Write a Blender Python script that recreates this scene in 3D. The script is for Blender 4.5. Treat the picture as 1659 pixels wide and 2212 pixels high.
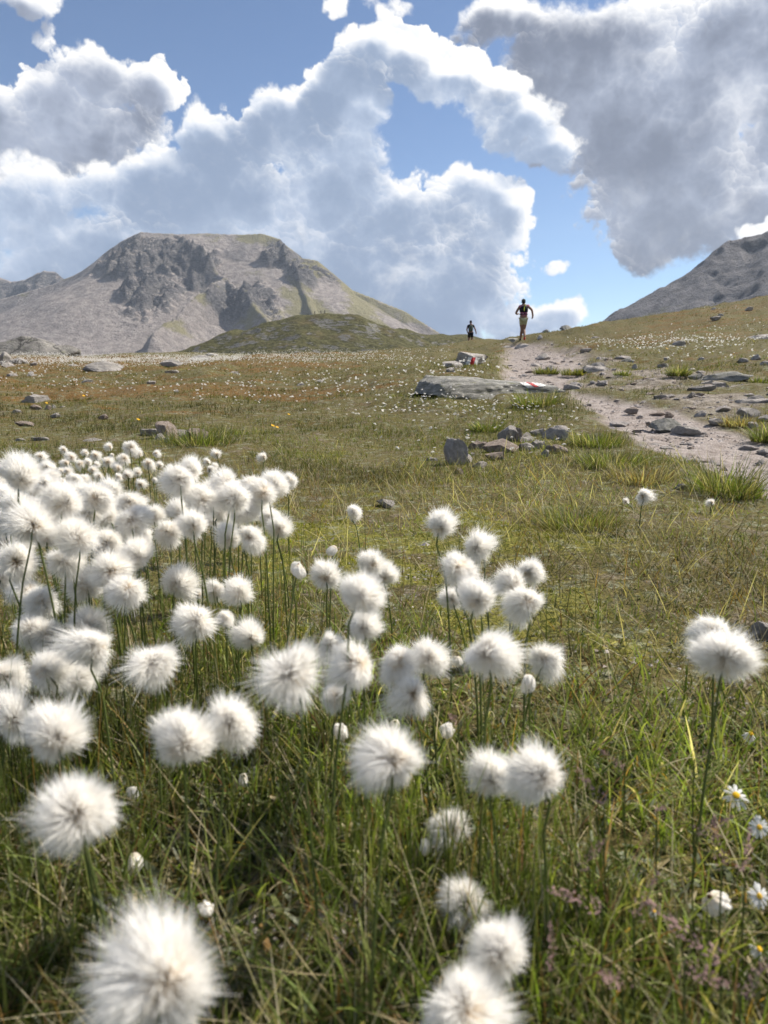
import bpy, bmesh, math, random
import numpy as np
from mathutils import Vector, Matrix, Euler

random.seed(7); RNG = np.random.default_rng(11)
sc = bpy.context.scene
COL = sc.collection
for o in list(bpy.data.objects): bpy.data.objects.remove(o)

# ------------------------------------------------------------------ camera
ZC = 0.48                      # lens height over the turf, metres
FPX = 1555.0                   # focal length in units of a 1659 x 2212 picture
PITCH = math.atan(306 / FPX)   # looking slightly down; true horizon at v = 800
cp, sp = math.cos(PITCH), math.sin(PITCH)
cam = bpy.data.cameras.new('camera'); camo = bpy.data.objects.new('camera', cam); COL.objects.link(camo)
camo.location = (0, 0, ZC); camo.rotation_euler = (math.pi / 2 - PITCH, 0, 0)
cam.sensor_fit = 'HORIZONTAL'; cam.sensor_width = 36; cam.lens = 36 * FPX / 1659
cam.clip_start = 0.02; cam.clip_end = 20000
cam.dof.use_dof = True; cam.dof.focus_distance = 2.3; cam.dof.aperture_fstop = 10.5
sc.camera = camo

# ------------------------------------------------------------------ render and exposure
sc.render.engine = 'CYCLES'
sc.cycles.use_denoising = True
sc.cycles.max_bounces = 12; sc.cycles.diffuse_bounces = 7; sc.cycles.transmission_bounces = 8
sc.cycles.glossy_bounces = 2; sc.cycles.volume_bounces = 0; sc.cycles.transparent_max_bounces = 8
sc.cycles.caustics_reflective = False; sc.cycles.caustics_refractive = False
sc.view_settings.view_transform = 'Standard'; sc.view_settings.look = 'None'
sc.view_settings.gamma = 1.0; sc.view_settings.use_curve_mapping = False
sc.view_settings.exposure = 1.18

# ------------------------------------------------------------------ sun
SUN_AZ, SUN_EL = math.radians(64), math.radians(44)     # azimuth clockwise from the viewing direction (+Y)
SUN_DIR = Vector((math.sin(SUN_AZ) * math.cos(SUN_EL), math.cos(SUN_AZ) * math.cos(SUN_EL), math.sin(SUN_EL)))
sl = bpy.data.lights.new('sun', 'SUN'); sl.energy = 3.8; sl.angle = math.radians(1.5); sl.color = (1.0, 0.93, 0.82)
so = bpy.data.objects.new('sun', sl); COL.objects.link(so)
so.rotation_euler = SUN_DIR.to_track_quat('Z', 'Y').to_euler()

# ------------------------------------------------------------------ picture <-> place
def ray(u, v):
    X = (u - 829.5) / FPX; V = (1106 - v) / FPX
    return np.array([X, cp + V * sp, -sp + V * cp])
def P(u, v, Y):
    d = ray(u, v); k = Y / d[1]
    return Vector((d[0] * k, Y, ZC + d[2] * k))
def azel(u, v):
    d = ray(u, v)
    return math.atan2(d[0], d[1]), math.atan2(d[2], math.hypot(d[0], d[1]))

# ------------------------------------------------------------------ node helper
class N:
    def __init__(s, tree): s.t = tree
    def n(s, typ, ins=None, **kw):
        nd = s.t.nodes.new(typ)
        for k, v in kw.items(): setattr(nd, k, v)
        for k, v in (ins or {}).items():
            sock = nd.inputs[k]
            if isinstance(v, bpy.types.NodeSocket): s.t.links.new(v, sock)
            else: sock.default_value = v
        return nd
    def m(s, op, a, b=None, c=None, clamp=False):
        nd = s.t.nodes.new('ShaderNodeMath'); nd.operation = op; nd.use_clamp = clamp
        for i, x in enumerate((a, b, c)):
            if x is None: continue
            if isinstance(x, bpy.types.NodeSocket): s.t.links.new(x, nd.inputs[i])
            else: nd.inputs[i].default_value = x
        return nd.outputs[0]
    def vm(s, op, a, b=None, c=None, scale=None):
        nd = s.t.nodes.new('ShaderNodeVectorMath'); nd.operation = op
        for i, x in enumerate((a, b, c)):
            if x is None: continue
            if isinstance(x, bpy.types.NodeSocket): s.t.links.new(x, nd.inputs[i])
            else: nd.inputs[i].default_value = x
        if scale is not None:
            if isinstance(scale, bpy.types.NodeSocket): s.t.links.new(scale, nd.inputs['Scale'])
            else: nd.inputs['Scale'].default_value = scale
        return nd.outputs['Value'] if op in ('LENGTH', 'DOT_PRODUCT', 'DISTANCE') else nd.outputs[0]
    def mix(s, f, a, b, blend='MIX'):
        nd = s.t.nodes.new('ShaderNodeMix'); nd.data_type = 'RGBA'; nd.blend_type = blend
        for k, x in ((0, f), (6, a), (7, b)):
            if isinstance(x, bpy.types.NodeSocket): s.t.links.new(x, nd.inputs[k])
            else: nd.inputs[k].default_value = (x if k == 0 else tuple(x) + ((1,) if len(x) == 3 else ()))
        return nd.outputs[2]
    def ss(s, x, lo, hi, a=0.0, b=1.0):
        nd = s.t.nodes.new('ShaderNodeMapRange'); nd.interpolation_type = 'SMOOTHSTEP'
        for i, q in enumerate((x, lo, hi, a, b)):
            if isinstance(q, bpy.types.NodeSocket): s.t.links.new(q, nd.inputs[i])
            else: nd.inputs[i].default_value = q
        return nd.outputs[0]
    def noise(s, vec, scale, detail=4.0, rough=0.55, dist=0.0, color=False, **kw):
        nd = s.n('ShaderNodeTexNoise', {'Vector': vec, 'Scale': scale, 'Detail': detail, 'Roughness': rough, 'Distortion': dist}, **kw)
        return nd.outputs['Color' if color else 'Fac']

# ------------------------------------------------------------------ sky: Nishita air with banks of cumulus laid out by compass direction and height
def blob_field(name, blobs):
    """smooth union of ellipses in (azimuth, elevation): above 0 inside a bank, 1 at its heart"""
    g = bpy.data.node_groups.new(name, 'ShaderNodeTree')
    g.interface.new_socket('Q', in_out='INPUT', socket_type='NodeSocketVector')
    g.interface.new_socket('Field', in_out='OUTPUT', socket_type='NodeSocketFloat')
    h = N(g); gi = h.n('NodeGroupInput'); go = h.n('NodeGroupOutput'); L = None
    for (u, v, ru, rv, *w) in blobs:
        a0, e0 = azel(u, v); w = w[0] if w else 1.0
        ra = abs(azel(u + ru, v)[0] - a0); re = abs(azel(u, v - rv)[1] - e0)
        d = h.vm('MULTIPLY_ADD', gi.outputs[0], (1 / ra, 1 / re, 0), (-a0 / ra, -e0 / re, 0))
        val = h.m('MULTIPLY_ADD', h.vm('DOT_PRODUCT', d, d), -w, w)
        L = val if L is None else h.m('SMOOTH_MAX', L, val, 0.35)
    g.links.new(h.m('MAXIMUM', L, -1.2), go.inputs[0])
    return g

BACK = [(240,165,120,95),(130,225,150,100),(330,190,55,95),(0,260,110,120),(180,290,200,110),(20,380,160,90,.8),
        (1090,40,120,75),(1270,110,250,140),(1110,215,125,75),(1210,280,140,85),(1360,330,190,130),(1450,430,230,150),(1530,230,340,280),(1300,210,220,150),
        (1620,450,230,140),(1420,520,140,75),(1700,80,330,220),(60,-10,95,50,.7),(105,75,40,45,.45),(735,5,55,22,.5),(860,0,60,18,.45)]
FRONT = [(60,500,110,120),(260,410,140,80),(90,420,130,70,.8),(470,300,90,85),(600,270,120,110),(360,390,120,90),(520,440,230,150),(700,420,170,180),(790,125,85,75),(735,215,85,90),
         (880,140,85,60),(975,170,85,60),(1040,215,60,45),(1070,185,70,50),(1105,250,110,60),(1185,310,110,55),(1010,150,60,40),(800,235,75,65),(770,300,90,80),(860,480,150,110),(960,470,110,120),(1035,400,80,70),(1090,440,60,60),(1070,520,75,100),(920,600,240,120),
         (1040,620,100,90),(1190,685,75,55),(700,580,260,120),(300,560,360,110),(120,610,300,110),(300,680,420,110),(750,720,420,100),(800,660,330,110),(1000,690,200,80),(1110,700,70,50),(1198,572,34,22,.42),(1045,730,30,18,.42),(1640,500,60,30,.7)]
w = bpy.data.worlds.new('World'); sc.world = w; w.use_nodes = True
w.cycles.sampling_method = 'MANUAL'; w.cycles.sample_map_resolution = 256
wt = w.node_tree; wt.nodes.clear(); h = N(wt)
SKY = 0.060
sky = h.n('ShaderNodeTexSky', sky_type='NISHITA'); sky.sun_disc = False
sky.sun_elevation = SUN_EL; sky.sun_rotation = SUN_AZ; sky.altitude = 2300; sky.air_density = 1.0; sky.dust_density = 0.0; sky.ozone_density = 3.0
tc = h.n('ShaderNodeTexCoord').outputs['Generated']
air = sky.outputs[0]
D = h.vm('NORMALIZE', tc)
sx = h.n('ShaderNodeSeparateXYZ', {'Vector': D})
AZ = h.m('ARCTAN2', sx.outputs[0], sx.outputs[1]); EL = h.m('ARCSINE', sx.outputs[2])
AE = h.n('ShaderNodeCombineXYZ', {'X': AZ, 'Y': EL}).outputs[0]
WARP = h.vm('SUBTRACT', h.noise(D, 7.0, 4.0, 0.6, color=True), (0.5, 0.5, 0.5))
CURL = h.vm('SUBTRACT', h.noise(D, 26.0, 3.0, 0.6, color=True), (0.5, 0.5, 0.5))
BIG = h.noise(D, 9.0, 5.0, 0.58)
FINE = h.noise(D, 48.0, 6.0, 0.66)
SOFT = h.noise(D, 5.0, 4.0, 0.5)
VEIL = h.noise(h.vm('ADD', D, (3.1, 1.2, 0.4)), 6.5, 6.0, 0.62, 0.6)
SKYPT = h.vm('ADD', D, h.vm('SCALE', CURL, scale=0.035))
def puffs(scale):
    vo = h.n('ShaderNodeTexVoronoi', {'Vector': SKYPT, 'Scale': scale}, feature='F1')
    nrm = h.vm('SUBTRACT', SKYPT, vo.outputs['Position'])
    lit = h.m('MULTIPLY', h.vm('DOT_PRODUCT', nrm, (0.35, 0.0, 0.94)), scale)
    return h.m('SUBTRACT', 0.5, vo.outputs['Distance']), lit
P1, LIT1 = puffs(17.0)
P2, LIT2 = puffs(44.0)
P3, LIT3 = puffs(120.0)
PUFF = h.m('ADD', h.m('MULTIPLY', P1, 0.55), h.m('ADD', h.m('MULTIPLY', P2, 0.26), h.m('MULTIPLY', P3, 0.16)))
LIT = h.m('ADD', h.m('MULTIPLY', LIT1, 0.55), h.m('ADD', h.m('MULTIPLY', LIT2, 0.5), h.m('MULTIPLY', LIT3, 0.35)))
FARSKY = h.m('MAXIMUM', h.ss(h.m('ABSOLUTE', AZ), 0.56, 0.72), h.ss(EL, 0.46, 0.60))
COVER = h.m('MULTIPLY_ADD', h.noise(D, 2.2, 3.0, 0.5), 4.5, -2.25)
COVER = h.m('MULTIPLY_ADD', h.m('SUBTRACT', FARSKY, 1.0), 3.0, COVER)
def shade_layer(base, grp, half, core, outside, flip, scraps=0.5, floor=0.08):
    def fld(v):
        nd = wt.nodes.new('ShaderNodeGroup'); nd.node_tree = grp; wt.links.new(v, nd.inputs[0]); return nd.outputs[0]
    L = fld(h.vm('ADD', AE, h.vm('SCALE', WARP, scale=0.10 * flip)))
    Ls = fld(h.vm('ADD', h.vm('ADD', AE, h.vm('SCALE', WARP, scale=0.06 * flip)), (0.010, 0.022, 0.0)))
    if outside:
        L = h.m('MAXIMUM', L, COVER); Ls = h.m('MAXIMUM', Ls, h.m('SUBTRACT', COVER, 0.1))
    big = h.m('MULTIPLY', h.m('SUBTRACT', BIG, 0.5), 1.05 * flip)
    edge = h.m('ADD', h.m('MULTIPLY', PUFF, 1.15), h.m('MULTIPLY', h.m('SUBTRACT', FINE, 0.5), 1.05))
    d = h.m('ADD', h.m('ADD', L, big), h.m('SUBTRACT', edge, 0.02))
    soft = h.ss(h.m('MULTIPLY_ADD', SOFT, flip, 0.5 - 0.5 * flip), 0.36, 0.62, 0.12, 0.55)      # some margins are crisp, others trail off as vapour
    alpha = h.ss(d, 0.0, soft)
    Lc = h.m('SMOOTH_MIN', Ls, 0.55, 0.5)
    inner = h.m('ADD', h.m('ADD', Lc, h.m('MULTIPLY', big, 1.0)), h.m('MULTIPLY', PUFF, 0.6))     # depth of cloud on the way to the sun
    T = h.ss(inner, -0.25, 0.55, 1.0, 0.0)
    rim = h.ss(h.m('ADD', L, big), 0.0, 1.0, 1.0, floor)                       # billows show where the cloud is thin, the heart is smooth
    T = h.m('ADD', T, h.m('MULTIPLY', h.m('MULTIPLY', LIT, rim), 0.95))
    T = h.m('ADD', T, h.m('MULTIPLY', h.m('MULTIPLY', h.m('SUBTRACT', FINE, 0.5), rim), 0.5))
    veil = h.m('MULTIPLY', h.ss(VEIL, 0.56, 0.74), scraps)                       # lit scraps of vapour drifting before the bank
    T = h.m('MINIMUM', h.m('MAXIMUM', h.m('ADD', T, veil), 0.0), 1.0)
    deep = h.ss(h.m('ADD', inner, h.m('MULTIPLY', h.m('SUBTRACT', SOFT, 0.5), 1.5)), 0.0, 0.8)
    shadow = h.mix(deep, half, core)
    colr = h.mix(h.m('POWER', T, 1.15), shadow, (CLOUD_WHITE, CLOUD_WHITE * 0.985, CLOUD_WHITE * 0.965))
    return h.mix(alpha, base, h.vm('SCALE', colr, scale=1.0 / SKY))
CLOUD_WHITE = 0.51
c1 = shade_layer(air, blob_field('cumulus_far', BACK), (0.215, 0.243, 0.305), (0.088, 0.102, 0.137), True, 1.0, 0.28, 0.03)
c2 = shade_layer(c1, blob_field('cumulus_near', FRONT), (0.25, 0.295, 0.375), (0.122, 0.16, 0.23), False, -1.0)
bg = h.n('ShaderNodeBackground', {'Color': c2, 'Strength': SKY})
wo = h.n('ShaderNodeOutputWorld', {'Surface': bg.outputs[0]})
# ------------------------------------------------------------------ noise for shapes
def _hash(ix, iy, seed):
    n = (ix.astype(np.int64) * 374761393 + iy.astype(np.int64) * 668265263 + seed * 69069) & 0x7fffffff
    n = ((n ^ (n >> 13)) * 1274126177) & 0x7fffffff
    return ((n ^ (n >> 16)) & 0xffff) / 65535.0
def vnoise(x, y, seed=0):
    x = np.asarray(x, float); y = np.asarray(y, float)
    ix = np.floor(x); iy = np.floor(y); fx = x - ix; fy = y - iy
    fx = fx * fx * fx * (fx * (fx * 6 - 15) + 10); fy = fy * fy * fy * (fy * (fy * 6 - 15) + 10)
    ix = ix.astype(np.int64); iy = iy.astype(np.int64)
    a = _hash(ix, iy, seed); b = _hash(ix + 1, iy, seed); c = _hash(ix, iy + 1, seed); d = _hash(ix + 1, iy + 1, seed)
    return (a + (b - a) * fx) * (1 - fy) + (c + (d - c) * fx) * fy
def fbm(x, y, octv=4, seed=0, gain=0.5):
    s = 0; a = 1; t = 0
    for i in range(octv):
        s = s + a * (vnoise(x * 2 ** i + i * 17.3, y * 2 ** i - i * 9.1, seed + i) - 0.5); t += a; a *= gain
    return s / t * 2
def ridged(x, y, octv=4, seed=0, gain=0.55):
    s = 0; a = 1; t = 0
    for i in range(octv):
        s = s + a * (1 - np.abs(2 * vnoise(x * 2 ** i + i * 7.7, y * 2 ** i + i * 3.3, seed + i) - 1)); t += a; a *= gain
    return s / t
def smooth(x, a, b):
    t = np.clip((np.asarray(x, float) - a) / (b - a), 0, 1); return t * t * (3 - 2 * t)

# ------------------------------------------------------------------ lie of the land
CTRL = []
for y0 in (0.25, 0.6, 1.2, 2.0, 2.8):
    for a0 in (-0.7, -0.35, 0, 0.35, 0.7): CTRL.append((a0 * y0, y0, 0.0))
for (u, v, Y) in [(360,950,4.6),(80,872,9),(230,802,20),(600,802,17),(-100,778,40),(0,776,42),(250,774,50),(400,776,48),(560,773,50),(700,768,46),(800,763,42),(900,757,38),(600,852,9),(400,860,8.5),(750,1000,3.75),
                  (-200,880,8),(-300,800,20),(850,900,6.2),(900,800,14),(950,870,6.8),(1000,749,34),(1060,746,32),(1100,962,4.3),(1050,868,7),(1000,792,10.5),(1110,800,10.5),(1130,741,29),(1150,775,16),
                  (1250,868,6.5),(1300,818,9),(1640,1062,2.85),(1640,950,4.3),(1640,865,6),(1450,805,9),(1640,785,9.5),(1500,742,16),(1300,747,20),(1650,702,22),(1180,722,31),(1400,690,37),(1650,655,42),(1260,711,34),
                  (1850,900,5),(1900,780,9),(1900,690,22),(1900,630,42),(1900,1000,3.3)]:
    p = P(u, v, Y); CTRL.append((p.x, p.y, p.z))
for (u, Y, z) in [(0,80,.9),(400,85,1.2),(600,90,1.5),(800,70,1.7),(1000,52,1.9),(1000,80,1.4),(1130,50,1.75),(1130,80,0.6),(1300,70,2.0),(1600,80,3.0),(1900,90,4.0),(-200,80,1.0)]:
    p = P(u, 800, Y); CTRL.append((p.x, p.y, z))
CTRL = np.array(CTRL)
def _lp(x, y):
    r = np.hypot(x, y); a = np.arctan2(x, np.maximum(y, 1e-6)); a = np.clip(a, -0.75, 0.75)
    return a * 2.2, np.log(np.maximum(r, 0.15)) * 1.0
_cx, _cy = _lp(CTRL[:, 0], CTRL[:, 1])
def _k(d2): return np.sqrt(d2 + 0.03)
_A = _k((_cx[:, None] - _cx[None]) ** 2 + (_cy[:, None] - _cy[None]) ** 2)
_n = len(CTRL); _M = np.zeros((_n + 1, _n + 1)); _M[:_n, :_n] = _A + np.eye(_n) * 1e-3; _M[:_n, _n] = 1; _M[_n, :_n] = 1
_W = np.linalg.solve(_M, np.append(CTRL[:, 2], 0))
def lie(x, y):
    """height of the land without its small bumps"""
    x = np.asarray(x, float); y = np.asarray(y, float); sh = x.shape; x = x.ravel(); y = y.ravel(); out = np.empty(len(x))
    for i in range(0, len(x), 20000):
        a, b = _lp(x[i:i + 20000], y[i:i + 20000])
        out[i:i + 20000] = _k((a[:, None] - _cx) ** 2 + (b[:, None] - _cy) ** 2) @ _W[:_n] + _W[_n]
    r = np.hypot(x, y); az = np.abs(np.arctan2(x, y))
    out *= 1 - smooth(az, 0.95, 1.7) * 0.8
    far = smooth(r, 75, 140)
    out = out * (1 - far) + far * (-1.0)
    # a farther grassy rise on the left, and the ground the mountains stand on
    out += 5.2 * np.exp(-(((x + 40) / 45) ** 2 + ((y - 150) / 28) ** 2))
    return out.reshape(sh)
def ground(x, y):
    x = np.asarray(x, float); y = np.asarray(y, float); r = np.hypot(x, y)
    b = fbm(x * 0.9, y * 0.9, 3, 3) * 0.035 * smooth(r, 0.5, 4) + fbm(x * 5, y * 5, 3, 5) * 0.012
    b += fbm(x * 0.22, y * 0.22, 3, 8) * 0.16 * smooth(r, 8, 30)
    b += np.maximum(fbm(x * 0.45, y * 0.8, 3, 21), 0) * 0.22 * smooth(r, 9, 18)
    b += (ridged(x * 1.1, y * 1.5, 3, 23) - 0.5) * 0.10 * smooth(r, 5, 12) + np.maximum(fbm(x * 2.4, y * 3.0, 2, 27), 0) * 0.07 * smooth(r, 3.5, 8)
    return lie(x, y) + b * (1 - 0.75 * PATHMASK(x, y))
PATHMASK = lambda x, y: 0.0
_YS = np.geomspace(0.25, 170, 700)
def hits(us, vs):
    """where lines of sight through the picture meet the ground"""
    out = np.full((len(us), 3), np.nan)
    for i in range(len(us)):
        d = ray(us[i], vs[i]); k = _YS / d[1]; x = d[0] * k; z = ZC + d[2] * k
        j = np.argmax(z < GZ(x, _YS))
        if z[j] < GZ(x[j:j + 1], _YS[j:j + 1])[0]: out[i] = (x[j], _YS[j], z[j])
    return out
def GZ(x, y): return lie(x, y)
def at(u, v):
    p = hits([u], [v])[0]
    return Vector((p[0], p[1], float(ground(p[0], p[1]))))

# ------------------------------------------------------------------ footpath and stony ground, as outlines on the land
def outline(pts):
    return hits([p[0] for p in pts], [p[1] for p in pts])[:, :2]
PATH = outline([(1659,1078),(1560,1033),(1480,1002),(1400,962),(1340,927),(1270,887),(1215,853),(1150,838),(1088,818),(1076,785),(1084,760),(1090,744),
                (1178,744),(1240,766),(1280,790),(1262,815),(1228,836),(1290,857),(1400,872),(1480,892),(1560,917),(1620,945),(1659,962)])
PATH = np.vstack([PATH, [[3.1, 3.1], [3.6, 1.9], [2.2, 1.9]]])
RUBBLE = outline([(1178,744),(1250,760),(1330,782),(1440,800),(1560,812),(1659,818),(1659,930),(1560,905),(1440,880),(1330,862),(1228,838),(1150,835)])
RUBBLE = np.vstack([RUBBLE[:7], [[6.5, 5.5]], RUBBLE[7:]])
def sdf(poly, x, y):
    x = np.asarray(x, float); y = np.asarray(y, float); d = np.full(x.shape, 1e9); ins = np.zeros(x.shape, bool); n = len(poly)
    for i in range(n):
        ax, ay = poly[i]; bx, by = poly[(i + 1) % n]; ex, ey = bx - ax, by - ay
        t = np.clip(((x - ax) * ex + (y - ay) * ey) / (ex * ex + ey * ey + 1e-12), 0, 1)
        d = np.minimum(d, np.hypot(x - ax - t * ex, y - ay - t * ey))
        c = ((ay > y) != (by > y)) & (x < (bx - ax) * (y - ay) / (by - ay + 1e-12) + ax); ins ^= c
    return np.where(ins, -d, d)
def path_at(x, y):
    s = sdf(PATH, x, y); r = np.hypot(x, y)
    return 1 - smooth(s + fbm(np.asarray(x) * 3.2, np.asarray(y) * 3.2, 4, 31, 0.6) * 0.05 * np.maximum(r, 3) / 2.2, -0.045 * r / 3, 0.02 * r / 3)
def rubble_at(x, y):
    s = sdf(RUBBLE, x, y); r = np.hypot(x, y)
    return (1 - smooth(s + fbm(np.asarray(x) * 1.8, np.asarray(y) * 1.8, 4, 33, 0.6) * 0.5, -0.35, 0.2)) * smooth(fbm(np.asarray(x) * 2.0, np.asarray(y) * 2.6, 4, 35), -0.35, 0.1)
PATHMASK = lambda x, y: path_at(x, y)

# ------------------------------------------------------------------ materials
def material(name, build):
    m = bpy.data.materials.new(name); m.use_nodes = True; t = m.node_tree; t.nodes.clear(); h = N(t)
    out = h.n('ShaderNodeOutputMaterial'); r = build(h)
    t.links.new(r, out.inputs['Surface'])
    return m
def bsdf(h, col, rough=0.9, normal=None, spec=0.2, **ins):
    nd = h.n('ShaderNodeBsdfPrincipled', {'Base Color': col if isinstance(col, bpy.types.NodeSocket) else tuple(col) + (1,), 'Roughness': rough, 'Specular IOR Level': spec})
    for k, v in ins.items(): nd.inputs[k].default_value = v
    if normal is not None: h.t.links.new(normal, nd.inputs['Normal'])
    return nd.outputs[0]
def bump(h, height, strength, dist):
    return h.n('ShaderNodeBump', {'Height': height, 'Strength': strength, 'Distance': dist}).outputs[0]
def pos(h): return h.n('ShaderNodeNewGeometry').outputs['Position']
def attr(h, name, color=False):
    a = h.n('ShaderNodeAttribute', attribute_name=name); return a.outputs['Color' if color else 'Fac']

def _ground(h):
    p = pos(h); path = attr(h, 'path'); rub = attr(h, 'rubble'); moss = attr(h, 'moss'); red = attr(h, 'heath'); far = attr(h, 'far')
    flat = h.vm('MULTIPLY', p, (1, 1, 0.3))
    n_big = h.noise(flat, 1.3, 5, 0.6); n_mid = h.noise(flat, 9, 5, 0.65); n_fine = h.noise(flat, 70, 4, 0.65); n_grit = h.noise(flat, 260, 3, 0.7)
    strk = h.noise(h.vm('MULTIPLY', p, (0.5, 1.6, 0.3)), 2.4, 5, 0.62)
    soil = h.mix(h.ss(n_fine, 0.35, 0.65), (0.05, 0.038, 0.028), (0.27, 0.235, 0.20))
    olive = h.mix(h.ss(n_fine, 0.3, 0.7), (0.035, 0.033, 0.012), (0.165, 0.145, 0.055))
    olive = h.mix(h.ss(n_mid, 0.35, 0.68), olive, (0.10, 0.078, 0.028))
    heath = h.mix(h.ss(n_fine, 0.3, 0.7), (0.045, 0.026, 0.010), (0.21, 0.115, 0.036))
    mossc = h.mix(h.ss(n_fine, 0.3, 0.72), (0.06, 0.065, 0.014), (0.22, 0.20, 0.045))
    base = h.mix(h.m('MULTIPLY', h.ss(n_mid, 0.5, 0.72), 0.7), olive, soil)
    base = h.mix(h.m('MULTIPLY', h.ss(h.m('ADD', h.m('MULTIPLY', red, 0.65), h.m('MULTIPLY', h.m('SUBTRACT', strk, 0.5), 2.0)), 0.25, 0.6), 0.9), base, heath)
    base = h.mix(h.ss(h.m('ADD', moss, h.m('MULTIPLY', h.m('SUBTRACT', n_mid, 0.5), 1.4)), 0.4, 0.65), base, mossc)
    pale = h.mix(h.ss(n_fine, 0.4, 0.7), (0.12, 0.13, 0.08), (0.33, 0.34, 0.25))          # pale lichen and dead leaves
    base = h.mix(h.m('MULTIPLY', h.ss(h.noise(flat, 17, 4, 0.7), 0.52, 0.62), 0.7), base, pale)
    grit = h.n('ShaderNodeTexVoronoi', {'Vector': flat, 'Scale': 95.0}, feature='F1')
    gcol = h.mix(grit.outputs['Color'], (0.20, 0.172, 0.155), (0.46, 0.405, 0.375))
    gcol = h.mix(h.ss(n_grit, 0.3, 0.75), gcol, (0.35, 0.305, 0.28))
    gcol = h.mix(h.m('MULTIPLY', h.ss(n_mid, 0.42, 0.66), 0.7), gcol, (0.17, 0.135, 0.115))
    base = h.mix(h.m('MULTIPLY', rub, 0.75), base, h.mix(h.ss(n_mid, 0.4, 0.62), gcol, soil))
    base = h.mix(path, base, gcol)
    hgt = h.m('ADD', h.m('MULTIPLY', n_fine, 1.0), h.m('MULTIPLY', n_mid, 2.5))
    hgt = h.m('ADD', hgt, h.m('MULTIPLY', h.m('MULTIPLY', grit.outputs['Distance'], path), -0.5))
    return bsdf(h, base, 0.95, bump(h, hgt, 0.9, 0.012), 0.1)
M_ground = material('turf_and_gravel', _ground)

def rock_mat(name, dark, light, lichen, scale, cracks=0.0):
    def b(h):
        tcn = h.n('ShaderNodeTexCoord').outputs['Object']; oi = h.n('ShaderNodeObjectInfo').outputs['Random']
        p = h.vm('ADD', tcn, h.vm('SCALE', (1, 1, 1), scale=h.m('MULTIPLY', oi, 30)))
        n1 = h.noise(p, scale, 6, 0.65); n2 = h.noise(h.vm('MULTIPLY', p, (1, 1, 3.2)), scale * 3.2, 5, 0.65); n3 = h.noise(p, scale * 14, 3, 0.7)
        c = h.mix(h.ss(n1, 0.3, 0.7), dark, light)
        c = h.mix(h.m('MULTIPLY', h.ss(n2, 0.54, 0.66), 0.4), c, [x * 0.6 for x in dark])
        c = h.mix(h.m('MULTIPLY', h.ss(n3, 0.55, 0.75), 0.45), c, [min(1, x * 1.45) for x in light])
        c = h.mix(h.m('MULTIPLY', h.ss(h.noise(p, scale * 2.1, 5, 0.7), 0.56, 0.66), lichen), c, (0.20, 0.21, 0.085))
        if cracks:
            ck = h.n('ShaderNodeTexVoronoi', {'Vector': h.vm('ADD', p, h.vm('SCALE', h.noise(p, scale * 2, 3, .6, color=True), scale=.9 / scale)), 'Scale': scale * .55}, feature='DISTANCE_TO_EDGE').outputs['Distance']
            c = h.mix(h.m('MULTIPLY', h.ss(ck, 0.0, 0.05, 1.0, 0.0), cracks), c, [x * .25 for x in dark])
        hh = h.m('ADD', h.m('MULTIPLY', n2, 0.7), h.m('ADD', h.m('MULTIPLY', n1, 0.6), h.m('MULTIPLY', n3, 0.25)))
        return bsdf(h, c, 0.88, bump(h, hh, 0.8, 0.35 / scale), 0.25)
    return material(name, b)
M_rock = rock_mat('granite', (0.33, 0.30, 0.275), (0.58, 0.535, 0.50), 0.25, 5.0)
M_slab = rock_mat('lichened_gneiss', (0.15, 0.15, 0.135), (0.42, 0.405, 0.375), 0.7, 6.0)
M_rockbig = rock_mat('weathered_granite', (0.28, 0.26, 0.24), (0.50, 0.465, 0.435), 0.3, 0.8)
M_outcrop = rock_mat('cracked_granite', (0.13, 0.125, 0.115), (0.33, 0.31, 0.285), 0.35, 0.9, 0.85)
M_stone = rock_mat('path_stone', (0.27, 0.24, 0.225), (0.52, 0.475, 0.45), 0.1, 12.0)
M_brownstone = rock_mat('rusty_schist', (0.23, 0.175, 0.145), (0.46, 0.385, 0.33), 0.15, 7.0)

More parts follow.
